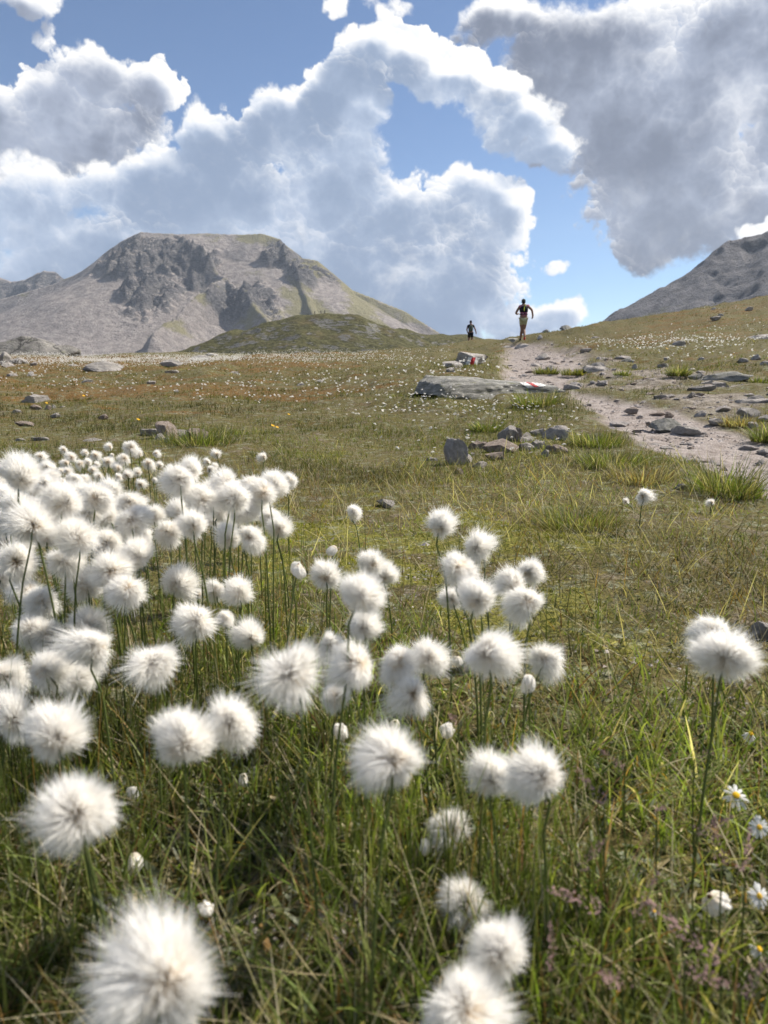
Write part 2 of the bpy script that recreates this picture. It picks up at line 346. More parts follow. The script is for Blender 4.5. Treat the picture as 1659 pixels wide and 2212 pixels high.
def _mount(h, tone=(1, 1, 1)):
    g = h.n('ShaderNodeNewGeometry'); p = g.outputs['Position']; nz = h.n('ShaderNodeSeparateXYZ', {'Vector': g.outputs['Normal']}).outputs[2]
    crag = attr(h, 'crag'); green = attr(h, 'green')
    n1 = h.noise(p, 0.010, 6, 0.65); n2 = h.noise(p, 0.05, 5, 0.68); n3 = h.noise(p, 0.20, 4, 0.75)
    scree = h.mix(h.ss(n2, 0.3, 0.7), (0.22, 0.192, 0.178), (0.40, 0.355, 0.33))
    scree = h.mix(h.m('MULTIPLY', h.ss(n3, 0.52, 0.66), 0.7), scree, (0.10, 0.095, 0.10))
    lay = h.noise(h.vm('MULTIPLY', h.vm('ADD', p, h.vm('SCALE', p, scale=0.0)), (1.0, 0.6, 2.6)), 0.055, 6, 0.75, 0.8)
    rock = h.mix(h.ss(n2, 0.3, 0.7), (0.095, 0.092, 0.10), (0.24, 0.225, 0.215))
    rock = h.mix(h.m('MULTIPLY', h.ss(lay, 0.52, 0.62), 0.75), rock, (0.05, 0.05, 0.058))
    rock = h.mix(h.m('MULTIPLY', h.ss(lay, 0.43, 0.33), 0.75), rock, (0.34, 0.305, 0.28))
    grass = h.mix(n2, (0.17, 0.155, 0.085), (0.30, 0.27, 0.15))
    c = h.mix(h.ss(h.m('ADD', green, h.m('MULTIPLY', h.m('SUBTRACT', n1, 0.5), 2.2)), 0.45, 0.75), scree, grass)
    c = h.mix(h.ss(h.m('ADD', crag, h.m('MULTIPLY', h.m('SUBTRACT', n2, 0.5), 0.9)), 0.25, 0.8), c, rock)
    hh = h.m('ADD', h.m('ADD', h.m('MULTIPLY', n2, 1.0), h.m('MULTIPLY', n3, 0.5)), h.m('MULTIPLY', h.m('MULTIPLY', lay, crag), 2.0))
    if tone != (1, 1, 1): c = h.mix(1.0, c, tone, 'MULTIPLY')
    return bsdf(h, c, 0.95, bump(h, hh, 0.9, 14.0), 0.1)
M_mount = material('scree_and_crag', _mount)
M_mount_shaded = material('shade_tinted_scree', lambda h: _mount(h, (0.58, 0.63, 0.70)))  # same scree, darkened and blued: the right slope's shade put into its colour
def _hill(h):
    g = h.n('ShaderNodeNewGeometry'); p = g.outputs['Position']; crag = attr(h, 'crag')
    n1 = h.noise(p, 0.06, 6, 0.65); n2 = h.noise(p, 0.5, 5, 0.68); st = h.noise(h.vm('MULTIPLY', p, (1, 1, 5)), 0.30, 6, 0.7)
    c = h.mix(h.ss(n2, 0.3, 0.7), (0.045, 0.046, 0.02), (0.12, 0.112, 0.05))
    c = h.mix(h.m('MULTIPLY', h.ss(n1, 0.5, 0.68), 0.6), c, (0.13, 0.10, 0.05))
    c = h.mix(h.ss(h.m('ADD', crag, h.m('MULTIPLY', h.m('SUBTRACT', st, 0.5), 2.6)), 0.5, 0.9), c, h.mix(n2, (0.10, 0.10, 0.095), (0.27, 0.26, 0.245)))
    return bsdf(h, c, 0.95, bump(h, h.m('ADD', st, n2), 0.8, 1.6), 0.1)
M_hill = material('grassy_rock', _hill)

# ------------------------------------------------------------------ object helpers
def link(name, me, mat=None, parent=None):
    o = bpy.data.objects.new(name, me); COL.objects.link(o)
    if mat is not None and me is not None and not len(me.materials): me.materials.append(mat)
    if parent is not None: o.parent = parent
    return o
def tag(o, label, cat, group=None):
    o['label'] = label; o['category'] = cat
    if group: o['group'] = group
    return o
def mesh_np(name, V, F, loops_per=None, attrs=None, smooth_shade=False):
    """V (n,3), F (m,3|4)"""
    me = bpy.data.meshes.new(name); V = np.asarray(V, np.float32); F = np.asarray(F, np.int32); k = F.shape[1]
    me.vertices.add(len(V)); me.vertices.foreach_set('co', V.ravel())
    me.loops.add(F.size); me.loops.foreach_set('vertex_index', F.ravel())
    me.polygons.add(len(F)); me.polygons.foreach_set('loop_start', np.arange(0, F.size, k, dtype=np.int32))
    me.polygons.foreach_set('use_smooth', np.full(len(F), smooth_shade))
    for n, a in (attrs or {}).items():
        a = np.asarray(a, np.float32)
        if a.ndim == 1: t = me.attributes.new(n, 'FLOAT', 'POINT'); t.data.foreach_set('value', a)
        else:
            t = me.attributes.new(n, 'FLOAT_COLOR', 'POINT')
            if a.shape[1] == 3: a = np.hstack([a, np.ones((len(a), 1), np.float32)])
            t.data.foreach_set('color', a.ravel())
    me.update(); me.validate()
    return me
def grid_faces(nr, nc, wrap=False):
    i = np.arange(nr - 1)[:, None] * nc; j = np.arange(nc - 1 if not wrap else nc)[None]
    a = i + j; b = i + (j + 1) % nc
    return np.stack([a, b, b + nc, a + nc], -1).reshape(-1, 4)

# ------------------------------------------------------------------ the ground sheet: rings round the camera, fine where it is seen
az = np.radians(np.concatenate([np.arange(-180, -48, 4.0), np.arange(-48, 48, 0.22), np.arange(48, 180, 4.0)]))
rr = np.concatenate([[0.02, 0.06], np.geomspace(0.12, 110, 360), np.geomspace(120, 3900, 26)])
A, R = np.meshgrid(az, rr); GX = np.sin(A) * R; GY = np.cos(A) * R
gx, gy = GX.ravel(), GY.ravel(); pm = path_at(gx, gy); rb = rubble_at(gx, gy) * (1 - pm)
gz = ground(gx, gy)
g_r = np.hypot(gx, gy)
gz -= pm * 0.025 * smooth(g_r, 1, 4)
gz += (pm * 0.6 + rb) * fbm(gx * 9, gy * 9, 3, 41) * 0.02
def spot(x, y, u, v, rx, ry):
    c = hits([u], [v])[0]; return np.exp(-(((x - c[0]) / rx) ** 2 + ((y - c[1]) / ry) ** 2))
def moss_at(x, y):
    x = np.asarray(x, float); y = np.asarray(y, float)
    m = 0.75 * spot(x, y, 760, 1180, 0.38, 0.5) + 0.7 * spot(x, y, 850, 1095, 0.55, 0.45) + 0.6 * spot(x, y, 1190, 1165, .3, .25) + 0.45 * spot(x, y, 800, 980, 1.0, 0.9) + 0.5 * spot(x, y, 690, 1330, 0.2, 0.2) + .3 * spot(x, y, 1000, 1320, .2, .2)
    cush = smooth(fbm(x * 4.2, y * 4.2, 4, 53, .6), -.18, .22)               # cushions with gaps between them
    return np.clip((m + 0.35 * smooth(fbm(x * 0.8, y * 0.8, 3, 51), 0.1, 0.5)) * (0.15 + 1.1 * cush), 0, 1)
def heath_at(x, y):
    r = np.hypot(x, y); a = np.arctan2(x, y)
    return np.clip((smooth(r, 5, 9) * (1 - smooth(r, 60, 90)) * (0.30 + 0.42 * (1 - smooth(a, -0.25, 0.1))) + 0.12 * smooth(r, 14, 20) * smooth(a, 0.25, 0.4)) * (.6 + .9 * smooth(fbm(np.asarray(x) * .3, np.asarray(y) * .55, 4, 57), -.3, .3)), 0, 1)
me = mesh_np('ground', np.stack([gx, gy, gz], 1), grid_faces(len(rr), len(az), True)[:, ::-1],
             attrs={'path': pm, 'rubble': rb, 'moss': moss_at(gx, gy), 'heath': heath_at(gx, gy), 'far': smooth(g_r, 60, 120)}, smooth_shade=True)
o = link('ground', me, M_ground); o['kind'] = 'structure'

# ------------------------------------------------------------------ mountains and hill: crests with flanks falling from them
def crest_field(X, Y, ridges, falls, steep_left=1.0):
    Z = np.full(X.shape, -1e9); near = np.full(X.shape, 1e9); first = None
    for k, pts in enumerate(ridges):
        f = falls[k] if isinstance(falls, list) else falls
        Pn = np.array([list(P(u, v, d)) for u, v, d in pts])
        for a, b in zip(Pn[:-1], Pn[1:]):
            e = b[:2] - a[:2]; t = np.clip(((X - a[0]) * e[0] + (Y - a[1]) * e[1]) / (e @ e), 0, 1)
            dx, dy = X - a[0] - t * e[0], Y - a[1] - t * e[1]; d = np.hypot(dx, dy)
            z = a[2] + t * (b[2] - a[2]) - f(d * (1 + (steep_left - 1) * smooth(-dx / (d + 1e-6), -0.1, 0.5)) if k else d)
            Z = np.maximum(Z, z); near = np.minimum(near, d)
        if k == 0: first = near.copy()
    return Z, near, first
def sheet(name, x0, x1, y0, y1, step, fn, mat):
    xs = np.arange(x0, x1, step); ys = np.arange(y0, y1, step); X, Y = np.meshgrid(xs, ys)
    Z, at_ = fn(X, Y)
    o = link(name, mesh_np(name, np.stack([X.ravel(), Y.ravel(), Z.ravel()], 1), grid_faces(len(ys), len(xs)), attrs={k: v.ravel() for k, v in at_.items()}, smooth_shade=True), mat)
    o['kind'] = 'structure'; return o
def slope_of(Z, step):
    gy_, gx_ = np.gradient(Z, step); return np.hypot(gx_, gy_)
def left_mountain(X, Y):
    wx = fbm(X / 260, Y / 260, 4, 61) * 45; wy = fbm(X / 260, Y / 260, 4, 67) * 45
    sky_line = [(-420,760,2600),(-200,705,2560),(-60,664,2520),(0,647,2500),(60,630,2500),(120,609,2500),(170,588,2500),(200,568,2500),(230,545,2500),(270,520,2500),(310,501,2480),(350,503,2490),(390,506,2500),
                (440,503,2550),(500,506,2570),(560,504,2550),(600,515,2520),(615,540,2500),(650,556,2490),(685,562,2480),(720,592,2470),(755,625,2450),(800,642,2430),(870,672,2400),(945,716,2350),(1010,750,2300)]
    ribs = [[(378,505,2490),(432,548,2370),(488,590,2230),(425,640,2040),(335,712,1780)],
            [(488,590,2230),(535,632,2090),(585,690,1900)],
            [(603,515,2510),(628,585,2370),(665,645,2180),(705,700,1950)],
            [(310,501,2480),(285,575,2330),(262,640,2160)],
            [(755,625,2450),(800,690,2200)]]
    main = lambda d: 0.85 * np.minimum(d, 140) + 0.54 * np.clip(d - 140, 0, 460) + 0.34 * np.maximum(d - 600, 0)
    rib = lambda d: 1.0 * np.minimum(d, 80) + 0.60 * np.maximum(d - 80, 0)
    Z, near, crest = crest_field(X + wx * 0.5, Y + wy * 0.5, [sky_line] + ribs, [main] + [rib] * len(ribs), 1.45)
    base = smooth(Z, 0, 160); off = smooth(crest, 5, 90)
    def where(u, v, d, rx, ry): c = P(u, v, d); return np.exp(-(((X - c.x) / rx) ** 2 + ((Y - c.y) / ry) ** 2))
    wob = fbm(X / 90, Y / 90, 4, 79)
    face = np.maximum.reduce([where(345, 560, 2400, 175, 130), .9 * where(335, 640, 2170, 95, 120), .8 * where(300, 610, 2300, 130, 110), where(275, 585, 2400, 120, 110), where(400, 600, 2330, 110, 130), 0.95 * where(525, 640, 2100, 100, 120), 0.85 * where(620, 560, 2440, 90, 95), 0.8 * where(655, 620, 2330, 70, 90), 0.6 * where(700, 590, 2440, 90, 40)])
    upper = smooth(face + 0.45 * wob, 0.25, 0.80)
    strat = ridged(X / 62 + fbm(X / 70, Y / 70, 3, 71) * .8 + Y / 230, Y / 170 - X / 330, 5, 73, .6); blade = ridged(X / 26 - Y / 60, Y / 40, 4, 75, .6)
    Z = Z + upper * off * (34 + (strat - 0.78) * 105 + (blade - .6) * 34) + fbm(X / 40, Y / 40, 4, 83) * 4 * base * off + fbm(X / 170, Y / 170, 3, 87) * 14 * base * off
    Z = Z + (ridged(X / 22, Y / 26, 3, 89) - .6) * 9 * smooth(face, .2, .6) * (.3 + .7 * off)
    s = slope_of(Z, 5.0)
    crag = np.clip(smooth(s, 0.72, 1.0) * smooth(Z, 60, 150) * (.35 + .65 * upper) + .35 * upper, 0, 1)
    green = np.clip(0.0 + 0.40 * smooth(X, -760, -250) + 0.38 * np.exp(-(near / 55) ** 2), 0, 1)
    return np.maximum(Z, -40), {'crag': crag, 'green': green}
sheet('mountain', -2350, 480, 1250, 2800, 5.0, left_mountain, M_mount)
def far_ridge(X, Y):
    crest = [(-260,640,3300),(-120,604,3280),(-40,606,3260),(0,598,3250),(25,606,3250),(55,603,3250),(75,591,3240),(92,585,3240),(118,586,3240),(132,600,3250),(170,625,3260),(260,690,3300)]
    Z, near, c_ = crest_field(X, Y, [crest], lambda d: 0.95 * np.minimum(d, 120) + .55 * np.maximum(d - 120, 0))
    Z = Z + (ridged(X / 55, Y / 70, 4, 203, .6) - .62) * 60 * (.25 + .75 * smooth(c_, 4, 60)); return np.maximum(Z, -40), {'crag': smooth(slope_of(Z, 8.), .6, .9), 'green': np.zeros(X.shape)}
sheet('mountain', -2500, -1000, 2750, 3420, 8.0, far_ridge, M_mount)
def right_mountain(X, Y):
    sky_line = [(1290,790,1560),(1340,725,1540),(1375,690,1520),(1450,640,1500),(1520,580,1480),(1560,545,1470),(1592,514,1460),(1612,514,1460),(1659,503,1450),(1720,470,1440),(1850,400,1430),(2100,330,1450),(2400,330,1500)]
    ribs = [[(1612,514,1460),(1600,600,1330),(1570,700,1150)], [(1850,400,1430),(1800,560,1250),(1760,700,1050)]]
    f = lambda d: 0.75 * np.minimum(d, 80) + 0.58 * np.maximum(d - 80, 0)
    wx = fbm(X / 150, Y / 150, 4, 91) * 22
    Z, near, crest = crest_field(X + wx, Y - wx, [sky_line] + ribs, f)
    cr = ridged(X / 70, Y / 90, 5, 93); up = smooth(fbm(X / 120, Y / 120, 3, 95) + 0.8 * np.exp(-(near / 70) ** 2), 0.2, 0.6)
    Z = Z + (cr - 0.75) * 30 * up * smooth(crest, 3, 40) * smooth(Z, 20, 90) + fbm(X / 28, Y / 28, 3, 97) * 5
    crag = smooth(slope_of(Z, 5.0), 0.8, 1.2)
    return np.maximum(Z, -40), {'crag': crag, 'green': np.full(X.shape, 0.22) + 0.2 * smooth(200 - Z, 0, 150)}
sheet('mountain', 250, 1900, 850, 1750, 5.0, right_mountain, M_mount_shaded)
def green_hill(X, Y):
    crest = [(300,772,430),(430,748,440),(480,731,445),(530,714,450),(600,694,450),(660,683,450),(700,679,450),(745,682,450),(790,694,455),(850,712,460),(890,722,465),(950,722,480),(1000,726,500),(1060,748,520),(1120,775,540)]
    f = lambda d: 14 * (1 - np.exp(-(d / 30) ** 2)) + 0.26 * np.maximum(d - 20, 0)
    Z, near, c_ = crest_field(X, Y, [crest], f)
    st = fbm(X / 16, Y / 20, 4, 101); Z = Z + st * 2.6 + (ridged(X / 34 + Y / 60, Y / 16 + X / 90, 4, 103) - .55) * 7.5 * smooth(near, 3, 25)
    return np.maximum(Z, -15), {'crag': np.clip(0.12 + smooth(slope_of(Z, 1.5), 0.45, 0.9) * 0.7, 0, 1)}
sheet('hill', -250, 170, 290, 560, 1.5, green_hill, M_hill)
# ------------------------------------------------------------------ rocks
def rock_mesh(seed, sub=3, cuts=10, rough=0.10, round_=0.25, strata=0.0, dims=None):
    """a broken stone: a ball cut by planes, then weathered; spans -0.5..0.5 on each axis"""
    rg = np.random.default_rng(seed); bm = bmesh.new(); bmesh.ops.create_icosphere(bm, subdivisions=sub, radius=1)
    V = np.array([v.co[:] for v in bm.verts]); F = np.array([[v.index for v in f.verts] for f in bm.faces]); bm.free()
    for i in range(cuts):
        n = rg.normal(size=3); n /= np.linalg.norm(n); c = rg.uniform(0.40, 0.80); d = V @ n
        over = np.maximum(d - c, 0); V -= np.outer(over * (1 - round_ * 0.35), n)
    o = rg.uniform(0, 90, 3)
    q = V * 1.5 + o
    n1 = fbm(q[:, 0] + q[:, 2] * 0.7, q[:, 1] - q[:, 2] * 0.6, 4, seed % 97); n2 = fbm(q[:, 0] * 4 - q[:, 2] * 3, q[:, 1] * 4 + q[:, 2] * 2.5, 3, seed % 89)
    V *= (1 + rough * n1 + rough * 0.4 * n2)[:, None]
    if strata: V[:, 2] += strata * (ridged(V[:, 0] * 1.2 + V[:, 1] * 0.7 + o[0], V[:, 2] * 7 + o[1], 3, 5) - 0.5)
    lo, hi = V.min(0), V.max(0); V = (V - (lo + hi) / 2) / (hi - lo)
    if dims is not None: V = V * np.array(dims)
    me = mesh_np('rock', V, F, smooth_shade=True); me.set_sharp_from_angle(angle=0.6)
    return me
ROCKLIB = {}
def lib_rock(kind, i, mat):
    k = (kind, i, mat.name)
    if k not in ROCKLIB:
        cfg = {'round': dict(sub=4, cuts=11, rough=0.13, round_=0.35, strata=.06), 'blocky': dict(sub=4, cuts=15, rough=0.07, round_=0.0, strata=.10), 'flat': dict(sub=4, cuts=15, rough=0.10, round_=0.05, strata=0.30)}[kind]
        me = rock_mesh(1000 + i * 7 + len(kind), **cfg); me.materials.append(mat); ROCKLIB[k] = me
    return ROCKLIB[k]
def rock(u, v, w, h, kind='round', mat=None, label='', group=None, name='rock', deep=0.75, sink=0.22, tilt=0.0, seed=None, mesh=None):
    """a stone whose foot is seen at (u, v + h/2), w wide and h high in the picture; buried a little"""
    b = at(u, v + h / 2); k = math.hypot(b.x, b.y) / FPX; sink = {'flat': .46, 'round': .30, 'blocky': .20}[kind]; W, H = w * k * 1.05, h * k / (1 - sink)
    Dp = W * deep if kind != 'flat' else max(W * 0.55, H * 1.2)
    rs = random.Random(int(u * 31 + v * 17))
    o = link(name, mesh or lib_rock(kind, rs.randrange(6), mat or M_rock))
    o.scale = (W, Dp, H); o.rotation_euler = (rs.uniform(-.08, .08), tilt + rs.uniform(-.06, .06), rs.uniform(-.25, .25) - math.atan2(b.x, b.y))
    dirv = Vector((b.x, b.y, 0)).normalized()
    o.location = b + dirv * Dp * 0.35 + Vector((0, 0, H * (0.5 - sink)))
    o.location.z = float(ground(o.location.x, o.location.y)) * 0.5 + b.z * 0.5 + H * (0.5 - sink)
    if label: tag(o, label, 'rock' if name != 'boulder' else 'boulder', group)
    return o
LS = 'loose stones scattered over the left meadow'
R = [ # u, v, w, h, kind, material, label, group
 (227,798,80,20,'round',M_rockbig,'long low grey boulder, widest of those far out in the left meadow',LS),
 (372,792,44,17,'blocky',M_rockbig,'pale grey boulder far out in the meadow, right of the long low one',LS),
 (80,867,58,13,'flat',M_rock,'pale flat rock at the left edge above the cotton grass',LS),
 (8,777,26,27,'blocky',M_rockbig,'pale boulder cut by the left picture edge below the outcrop',LS),
 (36,783,40,15,'blocky',M_rockbig,'grey boulder beside the one at the left picture edge',LS),
 (372,812,27,6,'flat',M_rock,'thin flat stone just below the pale far boulder',LS),
 (189,831,22,7,'round',M_rock,'small light stone in the brown heath below the long boulder',LS),
 (78,886,20,11,'blocky',M_brownstone,'brown angular stone below the pale flat rock at left',LS),
 (105,888,13,9,'round',M_brownstone,'small tan stone right beside the brown angular one',LS),
 (116,883,9,7,'round',M_rock,'tiny pale stone above the small tan one',LS),
 (137,886,16,6,'flat',M_rock,'narrow pale stone right of the tiny pale one',LS),
 (37,897,17,5,'flat',M_rock,'thin pale stone near the left edge above the pinkish wedge',LS),
 (120,902,18,10,'blocky',M_rock,'square pale stone in the left meadow',LS),
 (53,913,34,11,'blocky',M_brownstone,'pinkish wedge-shaped stone at far left behind the cotton grass',LS),
 (224,903,18,11,'blocky',M_brownstone,'lone upright pinkish stone between the left edge and the stone heap',LS),
 (44,950,20,5,'flat',M_rock,'thin flat stone just above the cotton grass at far left',LS),
 (87,951,34,7,'flat',M_rock,'long flat pale stone just above the cotton grass',LS),
 (200,953,36,6,'flat',M_rock,'long thin stone in the turf left of the stone heap',LS),
 (27,820,26,8,'flat',M_rock,'low flat stone in brown heath near the left edge',LS),
 (68,818,15,11,'round',M_rock,'rounded pinkish stone beside the low flat one in the heath',LS),
 (157,792,18,6,'flat',M_rock,'white flat stone left of the long low boulder',LS),
 (167,798,10,5,'round',M_rock,'tiny white stone below the white flat one',LS),
 (75,803,13,6,'flat',M_rock,'small white stone in the pale band at far left',LS),
 (20,803,26,7,'flat',M_rock,'flat grey stone at the left edge in the pale band',LS),
 (327,836,18,6,'flat',M_rock,'small pale stone in the meadow below the pale far boulder',LS),
 (382,850,10,5,'round',M_rock,'tiny pale stone lowest in the far meadow centre',LS),
 (432,773,38,11,'round',M_rockbig,'broad pale rock on the far edge of the meadow',LS),
 (458,769,26,8,'blocky',M_rockbig,'pale rock just behind the broad one on the meadow edge',LS),
 (540,775,34,8,'round',M_rockbig,'low whitish rock on the far meadow edge before the green hill',LS),
 (640,770,20,6,'round',M_rockbig,'small whitish rock farthest right on the meadow edge',LS),
 (690,822,18,7,'blocky',M_rock,'small grey stone in the middle meadow among daisies',LS),
 (650,830,20,5,'flat',M_rock,'thin stone left of the small grey one among daisies',LS),
 (505,812,28,7,'flat',M_rock,'flat pale stone between the two halves of the meadow',LS)]
HP = 'stones of the heap behind the cotton grass'
R += [(361,935,36,29,'round',M_brownstone,'round brown boulder, tallest of the heap behind the cotton grass',HP),
 (327,937,40,12,'flat',M_rock,'flat white slab at the left end of the heap',HP),(376,949,18,15,'round',M_brownstone,'small round tan stone in front of the tallest boulder of the heap',HP),
 (393,939,22,11,'blocky',M_rock,'light stone in the middle of the heap',HP),(400,948,27,13,'blocky',M_rock,'white angular stone at the front centre of the heap',HP),
 (427,945,35,19,'blocky',M_brownstone,'tan angular stone at the right end of the heap',HP),(416,937,26,9,'flat',M_rock,'flat pale stone at the back right of the heap',HP),
 (345,949,19,11,'round',M_rock,'small pale stone at the front left of the heap',HP),(361,957,13,9,'round',M_rock,'smallest stone at the foot of the heap',HP)]
PL = 'stones of the pile beside the path'
R += [(983,986,43,47,'blocky',M_rock,'grey upright stone leaning at the left end of the pile by the path',PL),(1002,998,29,23,'blocky',M_rock,'pale stone propped against the upright one of the pile',PL),
 (1096,940,40,28,'blocky',M_rock,'largest grey block at the top of the pile by the path',PL),(1118,942,14,24,'blocky',M_brownstone,'dark brown shard standing behind the top block of the pile',PL),
 (1138,947,38,14,'flat',M_rock,'bluish flat stone right of the top block of the pile',PL),(1160,934,23,13,'blocky',M_rock,'small grey block at the back of the pile',PL),
 (1199,933,43,24,'round',M_rock,'pale rounded stone at the right end of the pile',PL),(1080,965,62,24,'blocky',M_brownstone,'rusty brown slab in the middle of the pile',PL),
 (1034,962,50,14,'flat',M_brownstone,'dark brown flat stone in the grass left of the rusty slab',PL),(1068,990,32,15,'blocky',M_brownstone,'dark purple-brown stone under the rusty slab',PL),
 (1160,960,34,15,'flat',M_rock,'tilted grey flat stone on the right half of the pile',PL),(1137,967,27,14,'blocky',M_rock,'pale stone below the tilted grey one in the pile',PL),
 (1199,970,44,15,'flat',M_brownstone,'tan crumbly stone at the lower right of the pile',PL),(1176,981,15,13,'round',M_rock,'small rounded stone at the foot of the pile',PL),
 (1034,1013,28,13,'round',M_rock,'half buried pale stone in front of the pile',PL),(990,1028,18,10,'flat',M_brownstone,'small grey-brown stone in the grass below the upright stone',PL),
 (932,999,28,6,'flat',M_rock,'thin flat stone in the grass left of the pile',PL),(1020,984,14,7,'flat',M_rock,'little white stone beside the upright one of the pile',PL)]
TP = 'stones by the trail'
R += [(1464,752,27,10,'round',M_rock,'pale stone among the white flowers on the right slope',TP),(1468,759,21,7,'flat',M_brownstone,'flat brown stone just below the pale one on the right slope',TP),
 (1545,694,19,6,'flat',M_rock,'flat stone high on the right slope',TP),(1617,674,14,6,'round',M_rock,'rounded stone near the skyline of the right slope',TP),
 (1540,677,9,6,'round',M_rock,'dark small stone near the skyline of the right slope',TP),(1556,685,11,4,'flat',M_rock,'tiny flat stone above the flat one on the right slope',TP),
 (1283,730,22,8,'round',M_rock,'stone in the grass right of the path crest',TP),(1648,727,56,11,'flat',M_rock,'long pale ledge at the right edge of the slope',TP),
 (1222,713,24,9,'round',M_slab,'low mossy rock on the skyline right of the runner',TP),(1178,718,13,8,'round',M_slab,'small dark rock on the skyline next to the runner',TP),
 (1166,737,12,8,'round',M_rock,'grey stone beside the path at the crest',TP),(1290,802,64,19,'flat',M_rock,'pale slab lying in a grass tussock amid the path',TP),
 (1370,793,14,11,'round',M_rock,'rounded pale stone right of the tussock slab',TP),(1354,786,27,11,'flat',M_slab,'dark mossy stone above the rounded pale one',TP),
 (1432,788,20,9,'flat',M_rock,'pale flat stone at the upper edge of the rubble',TP),(1440,782,14,9,'round',M_rock,'whitish round stone at the top edge of the rubble',TP),
 (1564,815,102,18,'flat',M_slab,'wide grey ledge set in the rubble right of the path',TP),(1500,818,27,12,'blocky',M_slab,'dark stone at the left end of the wide ledge',TP),
 (1526,830,21,12,'blocky',M_rock,'blue-grey stone in front of the wide ledge',TP),(1547,837,46,9,'flat',M_rock,'long pale slab below the wide ledge',TP),
 (1515,848,52,10,'flat',M_rock,'lichen-flecked slab below the long pale one',TP),(1633,867,76,14,'flat',M_rock,'sloping pale slab at the right edge above the path',TP),
 (1631,781,18,9,'round',M_rock,'white rounded stone in the heath at right',TP),(1604,784,21,7,'flat',M_rock,'white flat stone left of the white rounded one',TP),
 (1513,777,12,8,'round',M_rock,'small grey round stone above the wide ledge',TP),(1650,788,16,9,'round',M_rock,'pale stone at the right edge in the heath',TP),
 (1363,887,27,10,'round',M_brownstone,'dark brown stone lying on the gravel path',TP),(1435,916,62,21,'round',M_slab,'largest grey rock sticking out of the path, moss on its right',TP),
 (1482,929,56,11,'flat',M_rock,'flat grey slab beside the largest rock in the path',TP),(1403,917,16,9,'blocky',M_brownstone,'brown stone touching the left side of the largest path rock',TP),
 (1513,893,23,12,'flat',M_rock,'whitish plate-like stone at the right edge of the path',TP),(1446,897,19,12,'blocky',M_brownstone,'reddish-brown block on the path',TP),
 (1428,861,31,11,'flat',M_rock,'slanting pale stone above the path',TP),(1492,863,15,10,'round',M_rock,'greenish round stone in the rubble',TP),
 (1617,894,40,17,'blocky',M_rock,'pale angular rock in dry grass at the right',TP),(1652,906,26,11,'blocky',M_rock,'grey rock cut by the right edge beside dry grass',TP),
 (1626,917,18,11,'round',M_rock,'small pinkish stone below the pale angular rock',TP),(1545,908,27,10,'blocky',M_rock,'broken pale stone on the right verge of the path',TP),
 (1185,798,25,12,'round',M_rock,'grey round stone in the grass island of the path',TP),(1265,769,22,7,'flat',M_rock,'flat stone in the upper right branch of the path',TP),
 (1375,931,20,4,'flat',M_brownstone,'thin brown stone in the path gravel',TP),(1079,840,15,20,'blocky',M_brownstone,'small brown pointed stone leaning on the long slab',TP),
 (1113,844,46,12,'flat',M_brownstone,'brown low stone in front of the long slab',TP),(1060,852,31,10,'flat',M_rock,'pale low stone in the daisies before the long slab',TP),
 (998,815,13,6,'round',M_rock,'little stone in the grass above the long slab',TP),(833,1088,41,19,'blocky',M_rock,'lone grey stone on the yellow-green moss',TP),
 (1642,1371,54,34,'round',M_rock,'pinkish stone cut by the right edge in the foreground turf',TP),(1470,1058,22,11,'round',M_rock,'small stone in dry grass below the path',TP),
 (972,797,19,12,'blocky',M_rock,'small stone at the left foot of the striped boulder',TP),
 (1128,748,30,8,'flat',M_rock,'flat stone in the path just below the runner',TP),(1092,753,20,6,'flat',M_rock,'flat stone at the left of the path crest',TP),(1110,741,26,8,'round',M_slab,'dark rocks edge left of the runner at the crest',TP),
 (1172,775,30,10,'round',M_rock,'half buried grey stone in the middle of the upper path',TP),(1235,835,40,9,'flat',M_rock,'flat stone where the path passes the long slab',TP)]
for (u, v, w_, h_, kind, mat, lab, grp) in R:
    k_ = 1.22 if grp in (PL, HP) else 1.0; rock(u, v, w_ * k_, h_ * k_, kind, mat, lab, grp)
# bedrock outcrop on the left skyline
b = P(40, 750, 58)
oc = link('rock_outcrop', rock_mesh(4242, sub=4, cuts=14, rough=0.16, round_=0.5, strata=0.12, dims=(8.6, 6.0, 2.9)), M_outcrop)
oc.location = (b.x - 1.8, 61, b.z - 0.35); oc.rotation_euler = (0, 0.10, 0.2)
tag(oc, 'cracked grey rock outcrop rising at the left edge below the mountain', 'outcrop')
oc2 = link('rock_outcrop', rock_mesh(4243, sub=4, cuts=12, rough=0.16, round_=0.4, strata=0.12, dims=(4.2, 3.5, 1.3)), M_outcrop)
b = P(112, 752, 60); oc2.location = (b.x - .3, 61, b.z - 0.35); tag(oc2, 'low rock ledge sloping down right of the cracked outcrop', 'outcrop')
# grassy knoll carrying the outcrop
def knoll(X, Y):
    c = P(10, 760, 62); Z = lie(X, Y) - 0.3 + 2.0 * np.exp(-(((X - c.x + 3) / 8.5) ** 2 + ((Y - 63) / 7) ** 2)) + fbm(X * .8, Y * .8, 3, 7) * .12
    return Z, {'crag': np.zeros(X.shape)}
sheet('hill', -62, -14, 52, 80, 0.5, knoll, M_hill)

